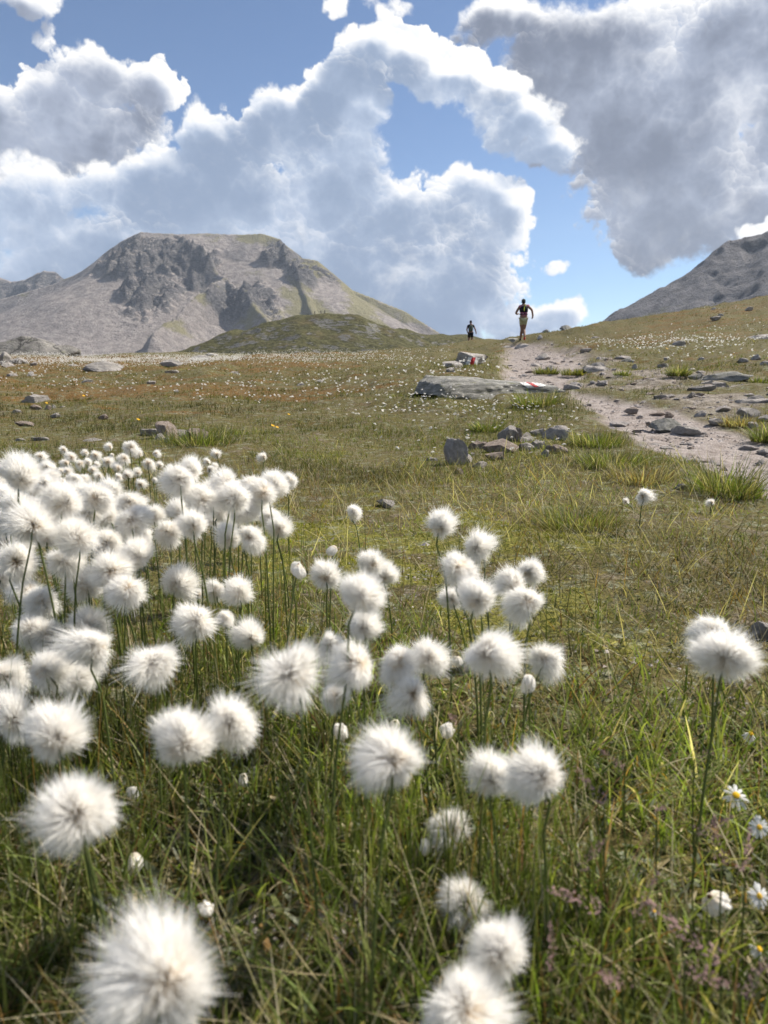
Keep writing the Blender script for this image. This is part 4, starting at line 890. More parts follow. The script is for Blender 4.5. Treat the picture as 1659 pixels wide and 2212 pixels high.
def tube(pts, rad, ns=6):
    pts = np.array(pts, float); n = len(pts); rad = np.broadcast_to(rad, (n,)); tg = np.gradient(pts, axis=0); tg = unit(tg)
    ref = np.array([0.3, 0.9, 0.2]); s1 = unit(np.cross(tg, ref)); s2 = np.cross(tg, s1); a = np.linspace(0, 2 * math.pi, ns, endpoint=False)
    V = pts[:, None] + rad[:, None, None] * (np.cos(a)[None, :, None] * s1[:, None] + np.sin(a)[None, :, None] * s2[:, None])
    return V.reshape(-1, 3), grid_faces(n, ns, True)
def bract_mesh():
    V, F = tube([(0, 0, -.16), (0, 0, -.06), (0, 0, .06), (0, 0, .20)], [.035, .10, .13, .02], 7); m = mesh_np('bract', V, F, smooth_shade=True); m.materials.append(M_bract); return m
BRACT = bract_mesh()
COTTON_AT = []
def part_of(u, v, us, vs):
    a = 'left' if u < us[0] else ('right' if u > us[1] else 'middle'); b = 'top' if v < vs[0] else ('bottom' if v > vs[1] else 'centre'); return f'{b} {a}'
def cotton(u, v, d, label, group=None, bud=False, name='cotton_flower', low=False):
    """a stalk rooted in the turf with its tuft seen at (u, v), d wide in the picture"""
    rs = random.Random(int(u * 13 + v * 7 + d)); real = rs.uniform(.040, .046) if not bud else rs.uniform(.022, .026)
    Y = real * FPX / d
    lo, hi = (ZC - .36, ZC - .13) if not bud else (ZC - .46, ZC - .18)
    for _ in range(60):                    # tufts stand 12 to 35 cm over the turf
        p = P(u, v, Y); g0 = float(ground(p.x, p.y)); hgt = p.z - g0
        if hgt > (.36 if not bud else .30): Y *= 1.03
        elif hgt < (.13 if not (bud or low) else .03): Y *= 0.97
        else: break
    rad = d / FPX * math.hypot(*ray(u, v)) * Y / ray(u, v)[1] / 2
    # root a little off to the side
    rx, ry = rs.gauss(0, .018), rs.gauss(0, .018); bx, by = p.x + rx, p.y + ry; bz = float(ground(bx, by)) - .005
    root = bpy.data.objects.new(name, None); COL.objects.link(root); root.location = (bx, by, bz); root.empty_display_size = .02
    tag(root, label, 'cotton flower', group)
    toward = (Vector((0, 0, ZC)) - p).normalized()
    ax = (toward * rs.uniform(.35, 1.0) + Vector((rs.gauss(0, .45), rs.gauss(0, .3), -rs.uniform(.25, .85)))).normalized()   # where the stalk enters
    if bud: ax = Vector((rs.gauss(0, .4), rs.gauss(0, .4), rs.choice([-.7, .8, .8]))).normalized()
    head = p - root.location
    me_ = (BUDS[rs.randrange(4)] if bud else (TUFTS[rs.randrange(10)] if d > 26 else SMALL[rs.randrange(4)]))
    t = link('tuft', me_, None, root); qn = (-ax).to_track_quat('Z', 'Y')
    s_ = rad * ((1.24 if d < 80 else (1.12 if d < 130 else .98)) if not bud else 1.2)
    if bud: t.location = head + ax * rad * .6
    else: t.location = head
    t.rotation_mode = 'QUATERNION'; t.rotation_quaternion = qn @ Euler((0, 0, rs.uniform(0, 6.28))).to_quaternion(); t.scale = (s_ * rs.uniform(.92, 1.14), s_ * rs.uniform(.88, 1.08), s_ * rs.uniform(.88, 1.04))
    b_ = link('bract', BRACT, None, t); b_.scale = (.5, .5, .5) if not bud else (1.1, 1.1, 1.0)
    tip = np.array(t.location); a3 = np.array(ax); n = 9; pts = []
    for i in range(n):
        s = i / (n - 1); q_ = np.array([head.x * s ** 1.8 , head.y * s ** 1.8, (tip + a3 * s_ * .12)[2] * s]) ; pts.append(q_)
    pts[-1] = tip + a3 * s_ * .10; pts[-2] = pts[-2] * .55 + (tip + a3 * s_ * .9) * .45 if not bud or ax.z < 0 else pts[-2]
    V, F = tube(pts, np.linspace(.0013, .0009, n) * (1 + .25 * min(Y, 3)), 6); link('stem', mesh_np('stem', V, F, smooth_shade=True), M_stem, root)
    COTTON_AT.append((bx, by)); return root
# far group: seen at (u, v), width
def r5(px, py, d): return (px / 1.3825 * .57604, (1600 + py / 1.3825) * .57604, d / 1.3825 * .57604)
def r6(px, py, d): return ((1000 + px / 1.3825) * .57604, (1800 + py / 1.3825) * .57604, d / 1.3825 * .57604)
GB = 'small cotton grass tufts at the back left'
for e in [(330,117,40),(213,155,58),(140,180,80),(370,158,58),(443,136,38),(495,148,56),(568,102,48),(717,142,58),(642,165,62),(558,180,60),(810,140,44),(770,190,62),(828,200,38),(415,192,52),(457,187,44),(343,187,50),(352,232,50),
          (318,230,44),(325,285,40),(260,262,76),(228,310,42),(245,212,70),(200,218,60),(480,225,52),(513,257,44),(380,275,70),(435,270,60),(500,198,40),(610,215,60),(660,250,56),(715,238,50),(615,262,40),(582,146,20)]:
    cotton(*r5(*e), ('tiny' if e[2] < 45 else 'small') + ' cotton grass tuft, ' + part_of(e[0], e[1], (330, 560), (170, 230)) + ' of the far group at back left', GB)
cotton(*r5(674, 107, 66), 'tallest cotton grass tuft of the far group, standing above the rest', GB)
cotton(*r5(728, 300, 58), 'cotton grass with a kinked stalk, its tuft nodding below the far group', GB)
cotton(*r5(800, 275, 30), 'tiny cotton grass tuft low between the far group and the right bunch', GB)
cotton(*r5(885, 212, 30), 'tiny cotton grass tuft alone right of the far group', GB)
GT = 'cotton grass right of the far group'
cotton(*r5(1121, 142, 52), 'topmost of the four small cotton grass tufts left of the lone far one', GT); cotton(*r5(1075, 183, 42), 'leftmost of the four small cotton grass tufts left of the lone far one', GT)
cotton(*r5(1088, 222, 46), 'lowest of the four small cotton grass tufts left of the lone far one', GT); cotton(*r5(1112, 205, 38), 'rightmost low one of the four small cotton grass tufts', GT)
cotton(*r5(1366, 155, 52), 'lone small cotton grass tuft on a thin stalk in the open meadow', GT)
GL = 'cotton grass tufts of the dense white drift at left'
for e in [(110,260,170),(50,225,90),(165,340,80),(50,375,110),(15,415,80),(330,390,180),(570,340,120),(500,370,150),(465,440,140),(165,510,190),(40,500,120),(310,505,130),(30,610,110),(410,580,170),(470,500,120),(555,610,150),(680,390,140),
          (685,480,160),(790,465,110),(600,545,90),(650,580,80),(550,390,90),(620,420,90),(250,470,90),(0,300,90),(90,430,140),(225,300,110),(240,570,130),(385,490,125),(560,470,130),(625,510,110),(100,610,120),(740,560,100),(20,350,110),(425,350,110),(180,420,120),(350,330,90)]:
    cotton(*r5(*e), ('large' if e[2] > 135 else 'smaller') + ' cotton grass tuft, ' + part_of(e[0], e[1], (200, 520), (370, 500)) + ' of the dense white drift at left', GL)
GR = 'cotton grass tufts of the bunch at the right end of the drift'
for e in [(1170,290,140),(1045,380,150),(1080,395,95),(1215,370,160),(1310,300,130),(1360,340,150),(1275,445,150),(1170,520,95),(930,450,130),(1000,510,150),(1110,490,100),(1395,470,110),(1240,330,110),(955,360,120),(1105,335,110),(1335,415,115),(1150,440,110)]:
    cotton(*r5(*e), ('large' if e[2] > 125 else 'smaller') + ' cotton grass tuft, ' + part_of(e[0], e[1], (1060, 1230), (360, 460)) + ' of the bunch right of the drift', GR)
cotton(*r5(935, 270, 150), 'large cotton grass tuft at the upper left of the right-hand bunch', GR); cotton(*r5(990, 235, 120), 'cotton grass tuft peeping out behind the upper left one of the right-hand bunch', GR)
cotton(*r5(1425, 300, 130), 'cotton grass tuft near the right tip of the right-hand bunch', GR); cotton(*r5(1500, 285, 82), 'outermost small cotton grass tuft at the right tip of the bunch', GR)
cotton(*r5(1185, 585, 140), 'left of the two cotton grass tufts hanging under the right-hand bunch', GR); cotton(*r5(1300, 575, 140), 'right of the two cotton grass tufts hanging under the right-hand bunch', GR)
cotton(*r5(1450, 530, 130), 'cotton grass tuft low at the right below the right-hand bunch', GR); cotton(*r5(870, 545, 150), 'flat spreading cotton grass tuft just left of the right-hand bunch', GR)
GM_ = 'single cotton grass tufts of the middle bed'
for e, lab in [((335,690,160),'cotton grass tuft with spread bristles below the middle of the drift'),((720,670,170),'cotton grass tuft with a long drooping beard below the drift'),((85,700,175),'cotton grass tuft tilted left near the left edge below the drift'),
    ((15,770,140),'cotton grass tuft half cut by the left edge below the tilted one'),((580,745,180),'upper left of a touching pair of cotton grass tufts in the left bed'),((660,845,180),'lower right, cream-centred of a touching pair of tufts in the left bed'),
    ((450,820,170),'drop-shaped cotton grass tuft left of the touching pair'),((140,850,130),'rear tuft of the pair at the left edge, half hidden'),((215,900,150),'front tuft of the pair at the left edge'),((155,1050,140),'narrow shaggy tuft at left above the blurred ones'),
    ((235,1080,150),'shaggy tuft right behind the narrow one at left'),((460,1030,170),'windswept tuft with a peak, behind a bigger one at left'),((490,1140,230),'big tuft in front of the windswept peak at left'),((235,1260,230),'big soft tuft low at left, brown heart showing'),
    ((400,1300,190),'soft tuft touching the big low one at left'),((30,1290,160),'soft tuft cut by the left edge in the lower bed'),((912,815,165),'lone cotton grass tuft blown to the right in the middle of the bed'),((1125,850,110),'smaller left tuft of the windblown pair in the middle'),
    ((1235,860,160),'larger right tuft of the windblown pair in the middle'),((1010,1010,190),'round lone tuft below the windblown one in the middle'),((1295,1090,170),'compact round tuft right of the lone round one'),((1170,995,85),'small tuft hidden low behind the compact round one'),
    ((800,1230,240),'ragged broad tuft alone on dark sedge, lower middle'),((1025,870,60),'small tuft half hidden behind the windblown pair')]:
    cotton(*r5(*e), lab, GM_)
GC = 'cotton grass tufts right of the bed'
for e, lab in [((448,163,80),'small neat tuft on two thin stalks above the moss'),((305,505,155),'round tuft left of the tall stacked trio in the centre'),((540,440,150),'upper tuft at the back of the centre cluster'),((610,500,130),'tuft at the right shoulder of the centre cluster'),
    ((490,600,245),'large blurred tuft at the head of the centre cluster'),((500,770,200),'tuft below the large one in the centre cluster'),((335,850,150),'small left tuft of the centre cluster'),((470,960,260),'big soft tuft in the middle of the centre cluster'),
    ((680,950,220),'swirled tuft with cream heart in the centre cluster'),((830,920,220),'right-hand spiky tuft of the centre cluster'),((760,1110,230),'lowest right tuft of the centre cluster'),((355,1120,150),'lowest left tuft of the centre cluster'),
    ((130,1010,310),'very large blurred tuft alone left of the centre cluster'),((900,240,165),'lone highest tuft right of centre over the turf'),((1095,350,155),'top right tuft of the right-centre stack'),((1000,460,190),'cream swirled tuft of the right-centre stack'),
    ((960,620,125),'left lower tuft hidden in the right-centre stack'),((1090,620,230),'largest front tuft of the right-centre stack'),((1270,545,150),'left of the trio of tufts, dark heart showing'),((1355,480,130),'top of the trio of tufts right of the stack'),
    ((1340,640,185),'front of the trio of tufts right of the stack'),((1150,900,275),'large tuft below the right-centre stack'),((1440,925,200),'tuft with tan heart right of the large one')]:
    cotton(*r6(*e), lab, GC)
GF = 'blurred cotton grass tufts nearest the camera'
for u, v, d, lab in [(845,1640,152,'large blurred tuft low in the centre on its own'),(1058,1682,112,'left half of the touching blurred pair, lower right of centre'),(1165,1680,138,'right half of the touching blurred pair, lower right of centre'),
    (395,1607,140,'left of the blurred pair low at left centre'),(500,1565,116,'right of the blurred pair low at left centre'),(120,1592,142,'blurred tuft near the left edge above the tilted one'),(175,1755,165,'tilted blurred tuft low at left, tan heart off centre'),
    (350,2115,250,'huge out-of-focus tuft at the bottom left'),(1082,2062,118,'out-of-focus tuft at the bottom right of centre'),(1000,2185,195,'out-of-focus tuft cut by the bottom edge'),(25,1552,95,'blurred tuft cut by the left edge'),
    (1565,1422,112,'front tuft of the isolated pair at far right'),(1540,1366,82,'rear tuft of the isolated pair at far right')]:
    cotton(u, v, d, lab, GF)
GD = 'closed cotton grass heads'
for u, v, d, lab in [r6(343,362,78) + ('closed white head with a wisp, on the moss',), r6(160,470,100) + ('half-closed head at the right edge of the sedge',), r6(1360,1050,125) + ('closed cream head below the tan-hearted tuft',), r6(985,935,75) + ('closed head half hidden left of the large right tuft',),
    r6(390,1310,125) + ('wilted folded head low in the centre grass',), r6(930,1300,115) + ('wilted folded head right of the blurred centre tuft',), r6(665,1270,95) + ('wilted folded head just above the blurred centre tuft',), r5(1545,745,95) + ('drooping closed head above the round tuft',)]:
    cotton(u, v, d, lab, GD, True)
cotton(975, 1790, 86, 'crumpled white head hanging under the blurred pair', GD, low=True); cotton(1005, 1948, 94, 'matted white head standing low right of centre', GD, low=True)
for u, v, d, lab in [(917,1834,40,'tiny withered head on a brown stalk'),(445,1962,46,'small round closed head above the huge blurred tuft'),
    (290,1862,52,'matted pointed head below the tilted blurred tuft'),(286,1712,36,'closed striped bud beside the tilted blurred tuft'),(525,1682,32,'tiny closed bud under the blurred left pair'),(1542,1952,62,'cream closed head among purple grass at right'),(213*.4167,(1600+380/1.3825)*.57604,16,'small round bud under the far drift')]:
    cotton(u, v, d, lab, GD, True)

for u, v, d, lab in [(1388,1070,30,'white tuft of fallen cotton lying in the turf below the path'),(1537,1085,17,'small cotton tuft low in the turf left of the tall tussock'),(1352,1083,14,'tiny cotton tuft left of the fallen one below the path')]:
    cotton(u, v, d, lab, GD, low=True)

# ------------------------------------------------------------------ daisies and other flowers
M_petal = material('white_petal', lambda h: h.n('ShaderNodeMixShader', {0: 0.35, 1: h.n('ShaderNodeBsdfDiffuse', {'Color': (.80, .80, .80, 1)}).outputs[0], 2: h.n('ShaderNodeBsdfTranslucent', {'Color': (.80, .80, .78, 1)}).outputs[0]}).outputs[0])
M_disc = material('yellow_florets', lambda h: bsdf(h, h.mix(h.noise(h.n('ShaderNodeTexCoord').outputs['Object'], 12, 3, .6), (.62, .34, .01), (.80, .52, .03)), .8))
M_yellow = material('yellow_petal', lambda h: bsdf(h, (.75, .42, .01), .6))
def petal_mesh():
    V = []; F = []; xs = [.22, .45, .7, .92, 1.02]; ws = [.055, .11, .135, .11, .03]
    for i, (a, b) in enumerate(zip(xs, ws)): z = .04 - .10 * (a - .4) ** 2; V += [(a, -b, z - .01), (a, 0, z + .012), (a, b, z - .01)]
    for i in range(4):
        for j in range(2): k = i * 3 + j; F.append((k, k + 1, k + 4, k + 3))
    m = bpy.data.meshes.new('petal'); m.from_pydata(V, [], F); m.materials.append(M_petal); return m
def disc_mesh():
    V, F = [], []; na = 12; rows = [(0.24, 0), (.26, .05), (.20, .10), (.10, .135)]
    for rd, z in rows: V += [(math.cos(a) * rd, math.sin(a) * rd, z) for a in np.linspace(0, 6.283, na, endpoint=False)]
    V.append((0, 0, .145))
    for i in range(3):
        for j in range(na): F.append((i * na + j, i * na + (j + 1) % na, (i + 1) * na + (j + 1) % na, (i + 1) * na + j))
    for j in range(na): F.append((3 * na + j, 3 * na + (j + 1) % na, 4 * na))
    m = bpy.data.meshes.new('disc'); m.from_pydata(V, [], F); m.materials.append(M_disc); return m
PETAL, DISC = petal_mesh(), disc_mesh()
def near_daisy(u, v, d, label, nod=(0, 0), npet=15, reflex=0.0):
    Y = .030 * FPX / d; p = P(u, v, Y); g0 = float(ground(p.x, p.y))
    for _ in range(80):
        p = P(u, v, Y); g0 = float(ground(p.x, p.y))
        if p.z - g0 > .14: Y *= 1.02
        elif p.z - g0 < .03: Y *= .98
        else: break
    rad = d / FPX * Y / ray(u, v)[1] / 2; root = bpy.data.objects.new('daisy', None); COL.objects.link(root); root.location = (p.x, p.y, g0 - .004); tag(root, label, 'daisy', 'daisies in the foreground')
    head = p - root.location; dk = link('disc', DISC, None, root); dk.location = head; dk.rotation_euler = (nod[0], nod[1], 0); dk.scale = (rad,) * 3
    rs = random.Random(int(u)); M0 = Euler((nod[0], nod[1], 0)).to_matrix()
    for i in range(npet):
        pt = link('petal', PETAL, None, root); pt.location = head; pt.scale = (rad * rs.uniform(.85, 1.08),) * 3
        pt.rotation_euler = (M0 @ Euler((0, 0, i * 6.2832 / npet + rs.uniform(-.08, .08))).to_matrix() @ Euler((0, reflex + rs.uniform(-.12, .2), 0)).to_matrix()).to_euler()
    V, F = tube([(0, 0, 0), (head.x * .3 + .004, head.y * .3, head.z * .4), (head.x * .8, head.y * .8, head.z * .8), tuple(head)], .0011, 5); link('stem', mesh_np('stem', V, F, smooth_shade=True), M_stem, root)
for a in [(1590,1718,60,'daisy with two petals spread left, right of the blurred pair',(.5, -.2),11,.35),(1640,1787,46,'daisy facing the camera at the right edge',(.9, 0),16,0),(1640,1936,52,'daisy with ragged petals lowest but one at the right edge',(.8,.2),15,.1),
          (1412,1968,34,'daisy with drooping petals alone in the lower right grass',(.3, 0),12,1.0),(1640,2050,48,'daisy with drooping petals at the lower right edge',(.45,.2),12,.9),(1622,1585,44,'daisy with drooping petals below the isolated tuft pair',(.4,0),13,.9)]:
    near_daisy(*a)
def simple_daisy(npet, reflex, yellow=False):
    V, F, mi = [], [], []
    for i in range(npet):
        a = i * 6.2832 / npet; c, s = math.cos(a), math.sin(a); k = len(V)
        for x_, y_, z_ in [(.2, -.09, .0), (.2, .09, .0), (.75, .17, .02 - reflex * .5), (1.0, 0, -.03 - reflex), (.75, -.17, .02 - reflex * .5)]: V.append((x_ * c - y_ * s, x_ * s + y_ * c, z_))
        F.append((k, k + 1, k + 2, k + 3, k + 4)); mi.append(0)
    k = len(V); V += [(math.cos(a) * .27, math.sin(a) * .27, .06) for a in np.linspace(0, 6.283, 8, endpoint=False)] + [(0, 0, .13)]
    for j in range(8): F.append((k + j, k + (j + 1) % 8, k + 8)); mi.append(1)
    k = len(V); V += [(.04, 0, .03), (-.02, .035, .03), (-.02, -.035, .03), (.10, .03, -4.2), (.04, .065, -4.2), (.04, -.005, -4.2)]
    for j in range(3): F.append((k + j, k + (j + 1) % 3, k + 3 + (j + 1) % 3, k + 3 + j)); mi.append(2)
    m = bpy.data.meshes.new('daisy'); m.from_pydata(V, [], F); m.materials.append(M_yellow if yellow else M_petal); m.materials.append(M_disc); m.materials.append(M_stem)
    for p_, q_ in zip(m.polygons, mi): p_.material_index = q_
    return m
DAISY = [simple_daisy(11, .05), simple_daisy(10, .35), simple_daisy(12, -.1), simple_daisy(9, .7)]; YFLOWER = simple_daisy(8, -.25, True)
rgd = np.random.default_rng(77); pts = []
def cloud(n, u, v, su, sv): pts.append(np.stack([rgd.normal(u, su, n), rgd.normal(v, sv, n)], 1))
for c_ in [(90,920,885,90,14),(60,1050,895,110,14),(30,960,845,60,20),(30,1120,905,70,14),(18,1100,955,60,25),(16,960,960,70,25),(60,820,870,90,30),(50,900,800,60,25),(40,960,775,40,15),(26,1010,805,25,10),(300,1370,753,75,7),(200,1480,747,80,8),(90,1540,762,80,16),
           (150,690,835,110,24),(160,300,790,140,9),(700,430,779,120,5),(650,110,783,110,6),(120,60,806,70,22),(40,250,838,60,12),(40,130,845,50,10),(40,430,850,60,16),(30,520,875,60,14),(160,850,780,80,12),(50,1590,710,60,22),(90,700,785,90,8),(24,1130,880,60,12),(12,1200,935,30,12)]: cloud(*c_)
pts = np.vstack(pts); hp = hits(pts[:, 0], pts[:, 1]); ok = ~np.isnan(hp[:, 0]); hp = hp[ok]
fb = hp[(hp[:, 1] > 22) & (hp[:, 0] < 0)]; fb = np.repeat(fb, 5, 0); fb[:, :2] += rgd.normal(0, .9, (len(fb), 2)) * [1, 2.2]; hp = np.vstack([hp, fb])      # the pale drifts far out at left
m = path_at(hp[:, 0], hp[:, 1]) < .3; hp = hp[m]; rad = rgd.uniform(.009, .0145, len(hp)); dist = np.hypot(hp[:, 0], hp[:, 1]); order = np.argsort(-rad / dist)
gzd = ground(hp[:, 0], hp[:, 1])
zones = [('daisy in the turf round the stone pile', 5.0), ('daisy in the flowery turf before the long slab', 8.0), ('daisy dotted over the middle meadow', 99.0)]
for k in order[:300]:
    o = link('daisy', DAISY[int(rgd.integers(4))]); hgt = rgd.uniform(.035, .065) if dist[k] < 12 else .06
    o.location = (hp[k, 0], hp[k, 1], gzd[k] + hgt); s_ = rad[k]; o.scale = (s_,) * 3; o.rotation_euler = (rgd.normal(.15, .3), rgd.normal(0, .3), rgd.uniform(0, 6.28))
    lk, sd = nearest_mark(hp[k, 0], hp[k, 1]); tag(o, f'small white daisy {sd} {lk}', 'daisy', 'white daisies of the meadow')
rest = order[300:]; n = len(rest); a6 = np.linspace(0, 6.283, 6, endpoint=False); s6 = rad[rest] * (1.0 + .017 * dist[rest]); tl = rgd.normal(0, .25, (n, 2))
cx, cy = np.cos(a6)[None] * s6[:, None], np.sin(a6)[None] * s6[:, None]
V = np.stack([hp[rest, 0][:, None] + cx, hp[rest, 1][:, None] + cy, (gzd[rest] + rgd.uniform(.05, .10, n) * (1 + .022 * dist[rest]))[:, None] + cx * tl[:, :1] + cy * (tl[:, 1:] - .35)], -1)
V = np.concatenate([V, V.mean(1, keepdims=True) + np.array([0, 0, .006])], 1).reshape(-1, 3)
F = np.array([[j, (j + 1) % 6, 6] for j in range(6)]); F = (F[None] + (np.arange(n) * 7)[:, None, None]).reshape(-1, 3)
o = link('daisies', mesh_np('daisies', V, F), M_petal); o['kind'] = 'stuff'; o['label'] = 'far white daisies strewn over meadow and slopes'
for u, v, d, lab in [(302,916,8,'yellow flower above the stone heap'),(183,858,6,'yellow flower far out in the left meadow'),(104,879,6,'yellow flower beside the pale flat rock at left'),(591,931,10,'left yellow flower of the pair in the middle meadow'),(600,928,9,'right yellow flower of the pair in the middle meadow'),
                     (625,905,7,'yellow flower above the pair in the middle meadow'),(959,839,8,'upper yellow flower on the dark end of the slab'),(955,847,8,'lower yellow flower on the dark end of the slab'),(987,843,9,'yellow flower right of the two at the slab'),(1374,766,7,'left yellow flower among the white ones on the right slope'),(1438,761,8,'right yellow flower among the white ones on the right slope')]:
    b = at(u, v + d * 1.2); o = link('yellow_flower', YFLOWER); rd = d / FPX * math.hypot(b.x, b.y) * .5
    o.location = (b.x, b.y - .02, b.z + rd * 3.2); o.scale = (rd,) * 3; o.rotation_euler = (.5, 0, 1.0); tag(o, lab, 'flower', 'yellow flowers')
# purplish grass heads in the lower right
M_panicle = material('purple_spikelets', lambda h: bsdf(h, h.mix(h.noise(pos(h), 400, 2, .5), (.24, .14, .13), (.46, .31, .29)), .8))
def panicle_mesh(seed):
    rg = np.random.default_rng(seed); V = []; F = []
    for i in range(70):
        t = rg.random(); a = rg.uniform(0, 6.283); rr_ = .16 * (1 - t) ** .6 + .02; c = np.array([math.cos(a) * rr_ * rg.random(), math.sin(a) * rr_ * rg.random(), t]); s = rg.uniform(.02, .04); k = len(V)
        ax = unit(np.array([math.cos(a) * .5, math.sin(a) * .5, 1])); sd = unit(np.cross(ax, rg.normal(size=3))); nn = np.cross(ax, sd)
        V += [c - ax * s, c + sd * s * .5, c + nn * s * .5, c - sd * s * .5, c - nn * s * .5, c + ax * s * 1.3]
        for q_ in range(4): F += [(k, k + 1 + q_, k + 1 + (q_ + 1) % 4), (k + 5, k + 1 + (q_ + 1) % 4, k + 1 + q_)]
    m = bpy.data.meshes.new('panicle'); m.from_pydata([tuple(v) for v in V], [], F); m.materials.append(M_panicle); return m
PAN = [panicle_mesh(i) for i in range(3)]
for i, (u, v, Ln, tiltv) in enumerate([(1300,1960,70,1.2),(1370,1985,60,.9),(1420,1745,45,1.0),(1305,1740,60,1.1),(1500,1800,50,.9),(1560,1870,70,.3),(1610,1890,60,1.1),(1480,2090,80,1.0),(1560,2080,90,1.2),(1250,1880,50,.6),(1345,2130,70,.8),(1190,2100,50,.7),(1500,1640,36,.8),(1350,1660,40,1.0),(1600,2150,60,.9),(990,1560,40,.9),(1040,1330,30,.5)]):
    b = at(u, min(v + 200, 2400)); sc_ = (b - Vector((0, 0, ZC))).length; p = P(u, v, b.y * .93); g0 = float(ground(p.x, p.y)); hh = max(.03, p.z - g0)
    root = bpy.data.objects.new('feathery_plant', None); COL.objects.link(root); root.location = (p.x, p.y, g0); sz = Ln / FPX * sc_ * 1.35
    tag(root, (('long' if Ln > 55 else 'short') + ' purple-brown feathery grass head, ' + part_of(u, v, (1310, 1500), (1800, 2000)) + ' of those at lower right') if u > 1100 else ('upper' if v < 1400 else 'lower') + ' purple-brown grass head by the centre cluster of tufts', 'plant', 'purple grass heads')
    pn = link('panicle', PAN[i % 3], None, root); pn.location = (0, 0, hh); pn.scale = (sz,) * 3; pn.rotation_euler = (0, tiltv * (1 if i % 2 else -1), i * .7)
    V, F = tube([(0.01, 0, 0), (.004, .002, hh * .5), (0, 0, hh)], .0008, 5); link('stem', mesh_np('stem', V, F, smooth_shade=True), M_stem, root)
# ------------------------------------------------------------------ people
def skinned(name, V, E, Rr, mat, root=0, sub=2):
    me = bpy.data.meshes.new(name + '_cage'); me.from_pydata([tuple(v) for v in V], E, []); o = bpy.data.objects.new(name + '_cage', me); COL.objects.link(o)
    o.modifiers.new('skin', 'SKIN'); sub_ = o.modifiers.new('sub', 'SUBSURF'); sub_.levels = sub; sub_.render_levels = sub
    for i, q_ in enumerate(Rr):
        me.skin_vertices[0].data[i].radius = q_ if isinstance(q_, tuple) else (q_, q_); me.skin_vertices[0].data[i].use_root = (i == root)
    dg = bpy.context.evaluated_depsgraph_get(); dg.update(); out = bpy.data.meshes.new_from_object(o.evaluated_get(dg)); bpy.data.objects.remove(o); bpy.data.meshes.remove(me)
    out.name = name; out.materials.clear(); out.materials.append(mat); out.polygons.foreach_set('use_smooth', [True] * len(out.polygons)); return out
def cloth(name, col, rough=.85): return material(name, lambda h: bsdf(h, h.mix(h.noise(h.n('ShaderNodeTexCoord').outputs['Object'], 26, 3, .6), [c * .8 for c in col], [min(1, c * 1.15) for c in col]), rough))
M_skin = cloth('backlit_tan_skin', (.235, .135, .095), .6); M_black = cloth('black_cloth', (.014, .014, .02)); M_pink = cloth('pink_cloth', (.36, .11, .19)); M_khaki = cloth('khaki_cloth', (.38, .37, .22)); M_cap = cloth('dark_cap', (.05, .055, .045))  # brown skin, its base colour darkened further to paint in backlit shade
M_hair = cloth('dark_hair', (.02, .016, .013)); M_pack = cloth('olive_pack', (.085, .105, .085)); M_lime = cloth('lime_trim', (.60, .68, .08)); M_shoe = cloth('red_shoe', (.55, .06, .05)); M_dshoe = cloth('dark_shoe', (.03, .03, .035)); M_sock = cloth('white_sock', (.6, .6, .63))
def capsule(parent, name, mat, c, r_, seg=12):
    bm = bmesh.new(); bmesh.ops.create_uvsphere(bm, u_segments=seg, v_segments=8, radius=1); bmesh.ops.scale(bm, vec=r_, verts=bm.verts); bmesh.ops.translate(bm, vec=c, verts=bm.verts)
    m = bpy.data.meshes.new(name); bm.to_mesh(m); bm.free(); m.materials.append(mat); m.polygons.foreach_set('use_smooth', [True] * len(m.polygons)); return link(name, m, None, parent)
